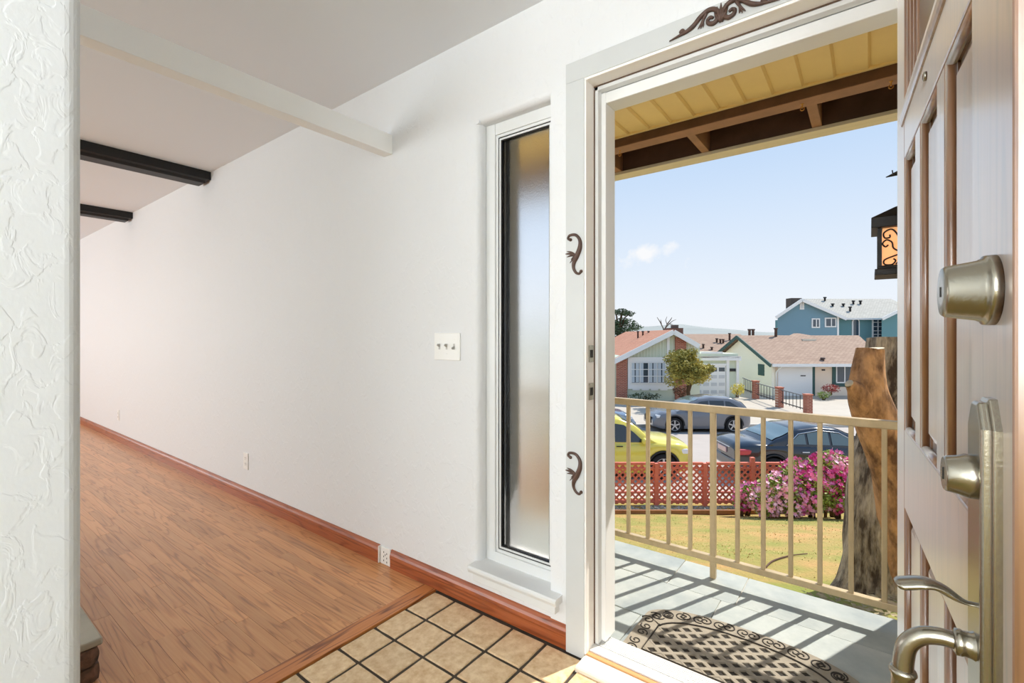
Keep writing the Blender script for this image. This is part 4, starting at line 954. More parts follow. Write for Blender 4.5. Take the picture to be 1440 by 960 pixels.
MB().box(A(984, 0, GF)[0], A(1039, 0, GF)[0], GF - .25, GF + 4.6, A(0, 501, GF)[2] - .1, A(0, 501, GF)[2] + .02).build('garage_roof', M('flat_roof_felt', lin(190, 186, 178), .9), parent=ha)
FM = 43.0
hm = thing('brown_roofed_house', 'low house showing only its long brown roof with vent pipes behind the green house', 'house', (px(1015, 0, FM)[0], FM, zz(-4.0)), frame='S', group='houses across the street')
xa, xb = px(955, 0, FM)[0], px(1078, 0, FM)[0]; e0 = px(0, 497, FM - .4)[1]; e1 = px(0, 469.5, FM + 5)[1]
MB().box(xa + .3, xb - .3, FM, FM + 10, zz(-4.0), e0).build('walls', M('tan_stucco', lin(226, 212, 190), .85), parent=hm)
rf = MB(); slab(rf, (xa, FM - .4, e0), (xb, FM - .4, e0), (xb, FM + 5, e1), (xa, FM + 5, e1), .1); slab(rf, (xa, FM + 10.4, e0), (xb, FM + 10.4, e0), (xb, FM + 5, e1), (xa, FM + 5, e1), .1)
rf.build('roof', SH_BRN, parent=hm)
hbox('gutter', WHT, ha, 985, 494.5, 1016, 497, GF - .5, .1, .05)
for x, y, h_ in ((989, 487, .45), (1008, 479, .45), (1013, 480, .45), (1017, 480, .45), (1026, 476, .75), (1001, 489, .3)):
    f = FM - .4 + 5.4 * (497 - y - 3) / 27.5; p = px(x, y, f); MB().lathe([(.1, 0), (.1, h_), (.15, h_ + .02), (.15, h_ + .1)], (p[0], f, p[1] - .3), seg=8).build('roof_vent', VENTM, parent=hm)
ch = px(951, 461, 37); MB().box(ch[0] - .55, ch[0] + .55, 37, 38, ch[1] - 1.6, ch[1]).build('chimney', M('chimney_brick', lin(104, 74, 66), .9), parent=ha)
MB().box(ch[0] - .2, ch[0] + .25, 37.2, 37.7, ch[1], ch[1] + .25).build('chimney_pot', VENTM, parent=ha)
# side gate at the left
g_ = thing('side_gate', 'dark metal side gate at the left of the green house', 'gate', (A(852, 0)[0], FA + .5, gz), frame='S')
for x in (839, 845, 850.5, 856): hbox('picket', DARKM, g_, x - .5, 525, x + .5, 557, FA + .5, .04)
for y in (526, 553): hbox('gate_rail', DARKM, g_, 836, y - .6, 857, y + .6, FA + .5, .04)
MB().box(A(800, 0)[0], A(863, 0)[0], FA + 4, FA + 4.2, gz, A(0, 512)[2]).build('cream_garden_wall', M('cream_wall_paint', lin(228, 216, 180), .8), frame='S', label='cream wall behind the side gate of the green house', cat='wall', kind='thing')

# --- house B: cream, long brown roof, white garage
FB = 32.0
def Bp(x, y, f=FB): X, Z = px(x, y, f); return (X, f, Z)
bz = px(0, 557, FB)[1] - .1
hb = thing('cream_house', 'cream single-storey house with long brown roof and white garage door', 'house', (Bp(1140, 557)[0], FB, bz), frame='S', group='houses across the street')
CREAMS = M('cream_siding', lin(254, 250, 232), .8); PEACH = M('peach_stucco', lin(238, 220, 200), .85); TEAL = M('teal_trim', lin(62, 92, 88), .7)
bx0, bx1 = Bp(1085.5, 0)[0], Bp(1225, 0)[0] + 3
ze, zr_ = Bp(0, 512)[2], px(0, 472.3, FB + 4.3)[1]
m = MB().prism([(FB, bz), (FB + 8.3, bz), (FB + 8.3, ze), (FB + 4.2, zr_ - .15), (FB, ze)], 'x', bx0, bx0 + .25); m.build('gable_wall', CREAMS, parent=hb)
m = MB()
zc_ = bz + .3
while zc_ < zr_ - .3:
    hy = 4.1 * max(0, min(1, (zr_ - .15 - zc_) / (zr_ - .15 - ze))) if zc_ > ze else 4.15
    m.box(bx0 - .012, bx0, FB + 4.2 - hy, FB + 4.2 + hy, zc_, zc_ + .025); zc_ += .22
m.build('siding_lap', CREAMS, parent=hb, kind='stuff')
MB().box(bx0 + .2, bx1, FB, FB + 8.3, bz, ze).build('front_wall', PEACH, parent=hb)
rf = MB(); ov = .5; ef = FB - .55; zef = Bp(0, 511.3, ef)[2]
xh = px(1207.5, 0, FB + 4.2)[0]; xe1 = Bp(1243, 0)[0]
slab(rf, (bx0 - .35, ef, zef), (xe1, ef, zef), (xh, FB + 4.2, zr_ + .05), (bx0 - .35, FB + 4.2, zr_ + .05), .08)
slab(rf, (bx0 - .35, FB + 8.9, zef), (xe1, FB + 8.9, zef), (xh, FB + 4.2, zr_ + .05), (bx0 - .35, FB + 4.2, zr_ + .05), .08)
rf.add([(xe1, ef, zef), (xe1, FB + 8.9, zef), (xh, FB + 4.2, zr_ + .05)], [(0, 1, 2)])
rf.build('roof', SH_BRN, parent=hb)
for a, b in (((bx0 - .38, ef, zef - .12), (bx0 - .38, FB + 4.2, zr_ - .07)), ((bx0 - .38, FB + 8.9, zef - .12), (bx0 - .38, FB + 4.2, zr_ - .07))): MB().bar(a, b, .08, .24).build('bargeboard', TEAL, parent=hb)
MB().box(bx0 - .3, xe1, ef - .08, ef + .03, zef - .2, zef - .01).build('gutter', WHT, parent=hb)
gd = hbox('garage_door', WHT, hb, 1093.5, 513.5, 1142, 557, FB, .06, .04)
for k in range(4): hbox('door_section', WHT, gd, 1094, 514 + k * 10.75, 1141.5, 514 + k * 10.75 + 10.2, FB, .03, .06)
hbox('door_plate', DARKM, gd, 1125, 527.3, 1132, 528.7, FB, .02, .08)
hbox('trim_board', TEAL, hb, 1142, 512, 1145.5, 557, FB, .06, .05)
hbox('trim_board', TEAL, hb, 1170, 512, 1175.5, 539, FB, .06, .05)
wdw = hbox('window', HGLASS, hb, 1175.5, 512, 1206, 538, FB, .05, .05)
hbox('sill_panel', TEAL, hb, 1170, 538, 1206, 543.5, FB, .06, .05)
for x in (1175.5, 1187, 1206): hbox('window_bar', WHT, wdw, x - .7, 512, x + .7, 538, FB, .04, .08)
hbox('window_bar', WHT, wdw, 1175, 536.8, 1206, 538.4, FB, .04, .08)
hbox('number_plaque', DARKM, hb, 1155.5, 519, 1160, 521, FB, .03, .03)
p = Bp(1158, 513.8); MB().ball((p[0], FB - .12, p[2]), .12, 10, 6, (1.2, 1, .8)).build('porch_lamp', M('opal_glass', lin(250, 246, 236), .4), parent=hb)
m = MB(); p0 = Bp(1091, 512); m.tube([(p0[0] + .15, FB - .5, zef - .1), (p0[0] + .1, FB - .35, zef - .3), (p0[0], FB - .06, zef - .6), (p0[0], FB - .06, bz + .1)], .06, 8); m.build('downpipe', WHT, parent=hb)
MB().box(bx0 - .04, bx0, FB + .95, FB + 1.75, Bp(0, 530)[2], Bp(0, 513.5)[2]).build('side_window', TEAL, parent=hb)
for x, y, f, h_ in ((1054, 469, FB + 5, .5), (1059, 469, FB + 5, .5), (1091, 469.5, FB + 4, .6), (1157, 505, FB, .25)):
    p = px(x, y, f); MB().lathe([(.1, 0), (.1, h_), (.15, h_ + .02), (.15, h_ + .12)], (p[0], f, p[1] - .25), seg=8).build('roof_vent', VENTM, parent=hb)
p = Bp(1133, 476, FB + 3.7); MB().box(p[0] - .5, p[0] + .5, FB + 3.2, FB + 3.9, p[2] - .3, p[2] - .02).build('skylight', M('skylight_cream', lin(226, 216, 196), .5), parent=hb)
# porch hip behind
rf = MB(); p = px(1120, 468.5, FB + 6); slab(rf, (p[0] - 2.2, FB + 4.5, p[1] - .5), (p[0] + 2.2, FB + 4.5, p[1] - .5), (p[0] + .2, FB + 6, p[1]), (p[0] - .2, FB + 6, p[1]), .06); rf.build('rear_roof', SH_BRN, parent=hb)

# --- house C: blue two-storey behind
FC = 48.0
def Cp(x, y, f=FC): X, Z = px(x, y, f); return (X, f, Z)
cz = zz(-4.6)
hc = thing('blue_house', 'blue two-storey house with grey roof rising behind the cream house', 'house', (Cp(1150, 0)[0], FC, cz), frame='S', group='houses across the street')
BLUE = M('blue_siding', lin(122, 156, 172), .8); BLUE2 = M('teal_blue_siding', lin(104, 146, 152), .8)
c0, c1, cp_ = Cp(1093.5, 0)[0], Cp(1178, 0)[0], Cp(1127.5, 0)[0]
z0_, z1_, zp_ = Cp(0, 443)[2], Cp(0, 443)[2], Cp(0, 422)[2]
K_ = .62   # the house stands askew to the street: its side walls run back to the right
m = MB(); fp = [(c0, cz), (c1, cz), (c1, Cp(0, 442)[2]), (cp_, zp_), (c0, Cp(0, 443)[2])]; m.add([(x, FC, z) for x, z in fp] + [(x + 8 * K_, FC + 8, z) for x, z in fp], [(0, 1, 2, 3, 4), (9, 8, 7, 6, 5)] + [(i, (i + 1) % 5, (i + 1) % 5 + 5, i + 5) for i in range(5)]); m.build('gable_block', BLUE, parent=hc)
m = MB(); zc_ = cz + 4
while zc_ < zp_ - .4:
    l = c0 + max(0, (zc_ - z0_) / (zp_ - z0_)) * (cp_ - c0) + .05; r2 = c1 - max(0, (zc_ - z1_) / (zp_ - z1_)) * (c1 - cp_) - .05
    m.box(l, r2, FC - .02, FC, zc_, zc_ + .03); zc_ += .25
m.build('siding_lap', BLUE, parent=hc, kind='stuff')
FR2 = FC + 1.5
MB().box(c1 - .5, Cp(1300, 0, FR2)[0], FR2, FR2 + 9, cz, px(0, 446, FR2)[1]).build('side_block', BLUE2, parent=hc)
rf = MB(); a, b, d = Cp(1090.5, 445, FC - .4), Cp(1127.5, 420.3, FC - .4), Cp(1190, 447, FC - .4)
slab(rf, a, b, (b[0] + 8.6 * K_, FC + 8.2, b[2]), (a[0] + 8.6 * K_, FC + 8.2, a[2]), .1); slab(rf, b, d, (d[0] + 8.6 * K_, FC + 8.2, d[2]), (b[0] + 8.6 * K_, FC + 8.2, b[2]), .1)
rf.build('gable_roof', SH_GRY, parent=hc)
for p1, p2 in ((a, b), (b, d)): MB().bar((p1[0], FC - .46, p1[2] - .1), (p2[0], FC - .46, p2[2] - .1), .08, .3).build('bargeboard', WHT, parent=hc)
rf = MB(); e1 = px(1186, 447, FR2 - .4); rg = px(1128, 420, FR2 + 4.5); xr2 = Cp(1320, 0)[0]
slab(rf, (e1[0] - .4, FR2 - .4, e1[1]), (xr2, FR2 - .4, e1[1]), (xr2, FR2 + 4.5, rg[1]), (rg[0], FR2 + 4.5, rg[1]), .1)
slab(rf, (rg[0], FR2 + 9, e1[1]), (xr2, FR2 + 9, e1[1]), (xr2, FR2 + 4.5, rg[1]), (rg[0], FR2 + 4.5, rg[1]), .1)
rf.build('main_roof', SH_GRY, parent=hc)
MB().box(e1[0], px(1241, 0, FR2 - .4)[0], FR2 - .5, FR2 - .4, e1[1] - .18, e1[1]).build('gutter', WHT, parent=hc)
# second gable at the right
a, b = Cp(1240, 447, FC - .8), Cp(1275, 430, FC - .8); c3 = (2 * b[0] - a[0], FC - .8, a[2])
fp = [(a[0] + .3, cz), (c3[0], cz), (c3[0], a[2]), (b[0], b[2] - .1), (a[0] + .3, a[2])]; m = MB(); m.add([(x, FC - .4, z) for x, z in fp] + [(x + 3.4 * .85, FC + 3, z) for x, z in fp], [(0, 1, 2, 3, 4), (9, 8, 7, 6, 5)] + [(i, (i + 1) % 5, (i + 1) % 5 + 5, i + 5) for i in range(5)]); m.build('right_gable', BLUE2, parent=hc)
rf = MB(); slab(rf, a, b, (b[0] + 4.9, FC + 5, b[2]), (a[0] + 4.9, FC + 5, a[2]), .1); slab(rf, b, c3, (c3[0] + 4.9, FC + 5, c3[2]), (b[0] + 4.9, FC + 5, b[2]), .1); rf.build('right_gable_roof', SH_GRY, parent=hc)
MB().bar((a[0], FC - .86, a[2] - .1), (b[0], FC - .86, b[2] - .1), .08, .3).build('bargeboard', WHT, parent=hc)
MB().box(c1 - .08, c1 + .1, FC - .05, FC + .1, cz, Cp(0, 444)[2]).build('corner_board', WHT, parent=hc)
def win(x0, y0, x1, y1, f, off=.04, bars=(), rows=()):
    o = hbox('window', WHT, hc, x0, y0, x1, y1, f, .1, off + .04)
    hbox('pane', HGLASS, o, x0 + 1.7, y0 + 1.7, x1 - 1.7, y1 - 1.7, f, .05, off + .06)
    for b_ in bars: hbox('window_bar', WHT, o, b_ - .6, y0 + 1, b_ + .6, y1 - 1, f, .04, off + .1)
    for b_ in rows: hbox('window_bar', WHT, o, x0 + 1, b_ - .4, x1 - 1, b_ + .4, f, .04, off + .1)
win(1141, 447.5, 1152.5, 461, FC, bars=(1147,)); win(1159.5, 446.5, 1175.5, 460, FC, bars=(1168,)); win(1226, 447.5, 1241, 475, FR2, bars=(1233.5,), rows=(453, 459, 465, 470))
# arched window
xa, xb = px(1197.5, 0, FR2)[0], px(1208, 0, FR2)[0]; zb = px(0, 472, FR2)[1]; zt = px(0, 452.5, FR2)[1]; rr = (xb - xa) / 2
def arch(i): return [(xa + i, zb), (xb - i, zb)] + [((xa + xb) / 2 + (rr - i) * cos(t_), zt + (rr - i) * sin(t_)) for t_ in [pi * k / 12 for k in range(13)]]
o = MB().prism(arch(0), 'y', FR2 - .1, FR2).build('arched_window', WHT, parent=hc); MB().prism(arch(.13), 'y', FR2 - .13, FR2 - .05).build('pane', HGLASS, parent=o)
o = hbox('attic_vent', WHT, hc, 1124.5, 424.5, 1130.5, 435, FC, .08, .05)
for k in range(4): hbox('slat', M('vent_slat_grey', lin(206, 210, 214), .6), o, 1125.6, 426.2 + k * 2, 1129.4, 427.4 + k * 2, FC, .04, .08)
p = px(1115, 422.5, FC + 5); MB().box(p[0] - .5, p[0] + .7, FC + 4.5, FC + 5.5, p[1] - 2, p[1] + .25).build('chimney', M('chimney_dark', lin(92, 82, 76), .9), parent=hc)
for x, y, h_ in ((1160, 423, .5), (1171, 431, .4), (1186, 431, .4), (1200, 428, .5), (1210, 428, .5), (1195.5, 438, .6)):
    f = FR2 - .4 + 4.9 * (447 - y) / 27; p = px(x, y, f); MB().lathe([(.1, 0), (.1, h_), (.17, h_ + .03), (.17, h_ + .15)], (p[0], f, p[1] - .2), seg=8).build('roof_vent', DARKM, parent=hc)

# driveway rail with brick piers between the two houses
dw = thing('driveway_railing', 'metal handrail on three brick piers along the sloping driveway', 'railing', (px(1095, 0, 27)[0], 27, zz(-4.2)), frame='S')
P_ = [(1062.5, 536, 559, 30.7), (1096, 545, 570, 27.6), (1136, 555, 581, 25.0)]
tops = []
for x, y0, y1, f in P_:
    X, Za = px(x, y0, f); Zb = px(x, y1, f)[1]; MB().box(X - .16, X + .16, f - .16, f + .16, Zb - .3, Za).build('brick_pier', BRICK, parent=dw); MB().box(X - .19, X + .19, f - .19, f + .19, Za, Za + .05).build('pier_cap', M('terracotta_cap', lin(190, 120, 96), .8), parent=dw); tops.append((X, f, Za - .1))
tops = [(px(1044, 0, 31.2)[0], 31.2, px(0, 531, 31.2)[1])] + tops
for a, b in zip(tops, tops[1:]):
    for dz in (0, -.7): MB().bar((a[0], a[1], a[2] + dz), (b[0], b[1], b[2] + dz), .04, .05).build('handrail', DARKM if dz else M('grey_handrail', lin(120, 122, 124), .5), parent=dw)
    for k in range(1, 8):
        t_ = k / 8; p = Vector(a).lerp(Vector(b), t_); MB().box(p.x - .012, p.x + .012, p.y - .012, p.y + .012, p.z - .8, p.z).build('picket', DARKM, parent=dw)

# shrubs in front of the houses
YLEAF = M('yellow_green_leaf', lin(84, 94, 38), .7, col2=lin(206, 188, 96), vscale=1.6)
def shrub(name, lab, cat, x, y, f, rad, mat, n, size, seed, gnd=None, trunk=None, group=None, blobs=1):
    q_ = random.Random(seed); X, Z = px(x, y, f); t = thing(name, lab, cat, (X, f, Z - rad[2] if gnd is None else gnd), frame='S', group=group)
    m = MB()
    for b_ in range(blobs):
        c = (X, f, Z) if blobs == 1 else (X + q_.uniform(-.62, .62) * rad[0], f + q_.uniform(-.5, .5) * rad[1], Z + q_.uniform(-.68, .68) * rad[2]); k_ = 1 if blobs == 1 else q_.uniform(.28, .46)
        leaves(m, c, (rad[0] * k_, rad[1] * k_, rad[2] * k_ * (.75 if blobs > 1 else 1)), n // blobs, size, q_, .45)
    m.build('foliage', mat, parent=t, kind='stuff', fix=False)
    b0 = ORG[t.name].z; m = MB(); w_ = trunk or .05
    if trunk:
        m.tube(spline([(X + .1, f, b0 - .2), (X - .05, f, b0 + .9), (X + .05, f, Z)], 4), [w_ * 1.2] + [w_] * 8, 8)
        for k in range(6): m.tube([(X, f, b0 + .9 + .1 * k), (X + q_.uniform(-.6, .6) * rad[0], f + q_.uniform(-.5, .5), Z + q_.uniform(-.3, .5) * rad[2])], [w_ * .6, w_ * .2], 6)
        m.build('trunk', STEM, parent=t)
    else:
        for k in range(5): m.tube([(X + q_.uniform(-.1, .1), f, b0 - .1), (X + q_.uniform(-.5, .5) * rad[0], f, Z)], [.03, .012], 5)
        m.build('stem', STEM, parent=t)
    return t
shrub('street_tree', 'bushy yellow-green tree in front of the green house', 'tree', 969, 515, 27.5, (1.5, 1.3, 1.25), YLEAF, 9500, .1, 3, gnd=zz(-4.1), trunk=.11, blobs=34)
shrub('low_shrub', 'dark reddish shrub at the foot of the yellow-green tree', 'shrub', 958, 550, 28.5, (.55, .4, .4), M('dark_red_leaf', lin(66, 58, 40), .7, col2=lin(140, 96, 74), vscale=4), 420, .07, 4)
shrub('low_shrub', 'bright yellow shrub beside the garage of the green house', 'shrub', 1037, 547, 29.5, (.45, .4, .42), M('bright_yellow_leaf', lin(190, 180, 48), .7, col2=lin(240, 222, 110), vscale=4), 420, .07, 5)
shrub('low_shrub', 'red-leaved shrub below the window of the cream house', 'shrub', 1168, 546, 30.6, (.62, .4, .3), M('red_leaf', lin(120, 40, 40), .7, col2=lin(190, 84, 74), vscale=4), 420, .07, 6)
shrub('low_shrub', 'grey-green shrub beside the red-leaved shrub at the cream house wall', 'shrub', 1158, 555, 30.2, (.5, .35, .25), LEAFG, 320, .06, 8)
shrub('low_shrub', 'dark green planting under the brick-framed window of the green house', 'shrub', 905, 557, 29.2, (1.2, .35, .25), M('dark_green_leaf', lin(44, 58, 32), .8, col2=lin(92, 104, 60), vscale=4), 420, .07, 7)
# pine beyond the left roof
PINE = M('pine_needles', lin(44, 62, 40), .8, col2=lin(104, 124, 88), vscale=1.2)
FP = 46; q = random.Random(12); pc = px(868, 470, FP)
t = thing('cypress_tree', 'dark green spreading pine beyond the roof of the green house', 'tree', (pc[0], FP, zz(-4.6)), frame='S')
m = MB()
for x, y, rx, rz_, n in ((874, 439, 1.0, .35, 260), (884, 441, .8, .3, 180), (866, 438, .5, .2, 80), (872, 452, 1.6, .5, 420), (861, 455, 1.0, .45, 260), (884, 455, 1.1, .4, 240), (893, 460, .9, .35, 200), (866, 464, 1.3, .55, 360), (856, 468, .9, .5, 240), (880, 466, 1.0, .5, 260), (868, 474, 1.3, .5, 300), (852, 474, .9, .5, 220), (888, 470, .5, .3, 90), (840, 462, 1.2, .5, 240), (836, 474, 1.4, .7, 300)):
    X, Z = px(x, y, FP); leaves(m, (X, FP + q.uniform(-.5, .5), Z), (rx, .9, rz_), n, .14, q, .35)
m.build('foliage', PINE, parent=t, kind='stuff', fix=False)
m = MB(); b = lambda x, y, f=FP: (px(x, y, f)[0], f, px(x, y, f)[1])
m.tube(spline([(pc[0], FP, zz(-4.6)), b(868, 500), b(870, 470), b(872, 452), b(876, 436)], 4), [.3] * 5 + [.2] * 6 + [.1] * 6, 8)
for p in ((886, 441), (862, 455), (892, 460), (856, 468), (884, 467), (864, 438)): m.tube([b(870, 472), b((870 + p[0]) / 2, p[1] + 6), b(*p)], [.1, .07, .03], 6)
m.build('trunk', STEM, parent=t)
# bare tree
FT = 57; m = MB(); bt = lambda x, y: b(x, y, FT)
for pth in (((934, 500), (934, 470), (933, 462), (928, 452), (924, 446)), ((934, 464), (938, 456), (936, 450), (938, 445)), ((935, 462), (941, 455), (946, 451), (951, 449)), ((938, 456), (944, 448), (945, 446)), ((930, 456), (929, 449)), ((941, 455), (946, 456))):
    n = len(pth); m.tube([bt(*p) for p in pth], [.12 * (1 - .75 * i / (n - 1)) if pth[0][1] > 480 else .07 * (1 - .7 * i / (n - 1)) for i in range(n)], 6)
m.build('bare_tree', M('grey_twigs', lin(110, 98, 88), .9), frame='S', label='small leafless tree sticking up behind the ridge of the green house', cat='tree')
# low hills far away
HILL = M('haze_paled_hills', lin(150, 154, 150), 1., var=.1, vscale=.006)  # distance haze is put into the pale base colour
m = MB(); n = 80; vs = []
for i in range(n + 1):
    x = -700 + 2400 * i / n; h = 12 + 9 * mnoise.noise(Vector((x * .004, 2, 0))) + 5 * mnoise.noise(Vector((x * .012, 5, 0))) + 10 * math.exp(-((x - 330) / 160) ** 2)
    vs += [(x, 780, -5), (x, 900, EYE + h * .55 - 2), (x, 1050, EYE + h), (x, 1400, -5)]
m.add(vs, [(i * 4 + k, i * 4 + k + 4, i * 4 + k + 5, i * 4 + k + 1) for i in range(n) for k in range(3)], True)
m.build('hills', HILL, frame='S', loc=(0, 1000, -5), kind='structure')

# ------------------------------------------------------------------ cars
TYRE = M('tyre_rubber', lin(30, 30, 32), .85); RIMM = M('alloy_rim', lin(190, 192, 196), .3, metal=.8); CGL = M('car_glass', lin(34, 42, 48), .06, coat=1.)
CGL2 = M('car_glass_pale', lin(92, 114, 120), .08, coat=1.); CHROME = M('chrome', lin(210, 212, 216), .15, metal=1.); REDL = M('red_tail_lamp', lin(190, 30, 40), .25, coat=1.); HEADL = M('head_lamp', lin(224, 228, 232), .15, coat=1.); BLKP = M('black_plastic', lin(32, 32, 34), .6); PLATEM = M('plate_white', lin(226, 196, 204), .5)
def ip(tab, x):
    if x <= tab[0][0]: return tab[0][1]
    for (a, va), (b, vb) in zip(tab, tab[1:]):
        if x <= b: t_ = (x - a) / (b - a); t_ = t_ * t_ * (3 - 2 * t_) * .5 + t_ * .5; return va + (vb - va) * t_
    return tab[-1][1]
def car(name, lab, paint, r0, f0, gz_, dirn, Ln, W_, belt, roof, wheels, wr, windows, group='cars parked on the street', low=.2, roofw=.78, trims=True, tilt=0, glass=CGL):
    """x runs from the tail (0) to the nose (Ln); dirn 1 points the nose along +x of the street frame. belt, roof: heights along x"""
    t = thing(name, lab, 'car', (r0, f0, gz_), frame='S', group=group)
    X = lambda x: r0 + (x - Ln / 2) * dirn
    hw = W_ / 2
    def wid(x): e = min(x, Ln - x); return hw * (1 - .20 * max(0, 1 - e / .55) ** 2)
    def zlow(x):
        z = low + (.10 * max(0, 1 - min(x, Ln - x) / .4))
        for wx in wheels:
            d = abs(x - wx); ra = wr + .075
            if d < ra: z = max(z, wr + sqrt(ra * ra - d * d) - .0)
        return z
    xs = sorted(set([round(Ln * i / 70, 3) for i in range(71)] + [w_ + s_ * (wr + .076) for w_ in wheels for s_ in (-1, 1)]))
    m = MB(); n = 11; vs = []
    for x in xs:
        zb_, zl_, w_ = ip(belt, x), min(zlow(x), ip(belt, x) - .08), wid(x); zm = zl_ + (zb_ - zl_) * .55
        half = [(w_ * .93, zl_), (w_ * .985, zl_ + (zb_ - zl_) * .2), (w_, zm), (w_ * .975, zb_ - .06), (w_ * .92, zb_), (w_ * .5, zb_ + .035)]
        pts = half + [(0, zb_ + .045)] + [(-a, z) for a, z in reversed(half)]
        vs += [(X(x), f0 + a, gz_ + z) for a, z in pts]; n = len(pts)
    m.add(vs, [(i * n + k, i * n + k + 1, (i + 1) * n + k + 1, (i + 1) * n + k) for i in range(len(xs) - 1) for k in range(n - 1)] + [tuple(range(n)), tuple(range((len(xs) - 1) * n, len(xs) * n))], True)
    m.s[-1] = m.s[-2] = False
    bd = m.build('body', paint, parent=t)
    c0, c1 = roof[0][0], roof[-1][0]; cx = [c0 + (c1 - c0) * i / 44 for i in range(45)]; vs = []
    def side(x, z):  # half width of the cabin at height z
        zb_ = ip(belt, x); k_ = max(0, min(1, (z - zb_) / .62)); return wid(x) * (.935 - (.935 - roofw) * k_)
    for x in cx:
        zb_, zr2 = ip(belt, x) - .03, max(ip(roof, x), ip(belt, x) - .02); w0 = side(x, zb_); w1 = side(x, zr2 - .03)
        half = [(w0, zb_), (w0 + (w1 - w0) * .5, zb_ + (zr2 - zb_) * .5), (w1, zr2 - .05 * min(1, (zr2 - zb_) / .3)), (w1 * .93, zr2 - .012), (w1 * .5, zr2 + .014)]
        pts = half + [(0, zr2 + .02)] + [(-a, z) for a, z in reversed(half)]; nn = len(pts); vs += [(X(x), f0 + a, gz_ + z) for a, z in pts]
    m = MB(); m.add(vs, [(i * nn + k, i * nn + k + 1, (i + 1) * nn + k + 1, (i + 1) * nn + k) for i in range(44) for k in range(nn - 1)], True); m.build('cabin', paint, parent=t)
    # side windows, both sides
    for s_ in (-1, 1):
        for poly in windows:
            cxp = sum(p[0] for p in poly) / len(poly); czp = sum(p[1] for p in poly) / len(poly); m = MB()
            ring = []
            for a, b in zip(poly, poly[1:] + poly[:1]): ring += [(a[0] + (b[0] - a[0]) * k / 3, a[1] + (b[1] - a[1]) * k / 3) for k in range(3)]
            v = [(X(x), f0 + s_ * (side(x, z) + .012), gz_ + z) for x, z in ring + [(cxp, czp)]]; k_ = len(ring)
            m.add(v, [(i, (i + 1) % k_, k_) for i in range(k_)], True); m.build('side_window', glass, parent=t)
    # windscreen and rear window lie on the sloping ends of the cabin
    zmax = max(z for _, z in roof)
    for nm, rng in (('rear_window', [x for x in cx if x < (c0 + c1) / 2]), ('windscreen', [x for x in cx if x > (c0 + c1) / 2])):
        sel = [x for x in rng if ip(belt, x) + .08 < ip(roof, x) < zmax - .07]
        if len(sel) < 2: continue
        v = []
        for x in sel:
            zr2 = ip(roof, x); w1 = side(x, zr2 - .03) * .9; v += [(X(x), f0 + w1 * k, gz_ + zr2 + .028 - abs(k) * .02) for k in (-1, -.5, 0, .5, 1)]
        off = (-.012 if nm == 'rear_window' else .012) * dirn
        v = [(a + off, b_, c_) for a, b_, c_ in v]
        MB().add(v, [(i * 5 + k, i * 5 + k + 1, (i + 1) * 5 + k + 1, (i + 1) * 5 + k) for i in range(len(sel) - 1) for k in range(4)], True).build(nm, CGL2, parent=t)
    MB().box(X(.35), X(Ln - .35), f0 - hw * .82, f0 + hw * .82, gz_ + low - .04, gz_ + .62).build('underbody', BLKP, parent=t)
    for wx in wheels:
        for s_ in (-1, 1):
            ax = (0, s_, 0); o = (X(wx), f0 + s_ * (hw * .97 - .2), gz_ + wr)
            wl = MB().lathe([(wr * .66, 0), (wr * .95, .0), (wr, .03), (wr, .17), (wr * .95, .2), (wr * .68, .205), (wr * .66, .18)], o, ax, 28).build('tyre', TYRE, parent=t)
            m = MB().lathe([(wr * .67, .12), (wr * .67, .19), (wr * .62, .195), (wr * .6, .15), (.0, .15)], o, ax, 24)
            for k in range(5):
                a = 2 * pi * k / 5 + .3; c_ = Vector(o) + Vector(ax) * .18; m.bar(c_, c_ + Vector((cos(a), 0, sin(a))) * wr * .62, .055, .03, up=(0, 1, 0))
            m.build('rim', RIMM, parent=wl)
            m = MB(); ra = wr + .075; pts = [(X(wx + ra * cos(a) * dirn * dirn), f0 + s_ * (wid(wx) * .985), gz_ + wr + ra * sin(a)) for a in [pi * k / 16 for k in range(17)]]
            m.tube(pts, .03, 6, flat=((0, 1, 0), .5)); m.build('wheel_arch', BLKP, parent=t)
    return t, X, hw, wid, side
def cpart(t, name, mat, b, bev=.01): return MB().box(*b).build(name, mat, parent=t, bevel=bev)

# yellow-green crossover at the near kerb
YG = M('yellow_green_paint', lin(222, 208, 84), .25, coat=1.)
f0 = 13.9; gz_ = zz(-3.98); nose = px(975, 0, f0 - .85)[0]; Ln = 4.25
cy_, X, hw, wid, side = car('yellow_crossover', 'yellow-green crossover car parked at the near kerb behind the lattice fence', YG, nose - Ln / 2, f0, gz_, 1, Ln, 1.82,
    [(0, .95), (.3, 1.0), (2.8, 1.0), (3.2, 1.04), (3.8, 1.0), (4.12, .93), (4.22, .8), (4.25, .62)], [(.05, 1.0), (.25, 1.45), (.6, 1.66), (1.5, 1.72), (2.2, 1.68), (2.55, 1.56), (3.3, 1.0)], [.78, 3.42], .36,
    [[(.45, 1.08), (1.2, 1.06), (1.2, 1.52), (.7, 1.5)], [(1.28, 1.06), (2.0, 1.05), (2.0, 1.54), (1.28, 1.54)], [(2.08, 1.05), (2.9, 1.04), (2.62, 1.3), (2.35, 1.5), (2.08, 1.54)]], roofw=.74)
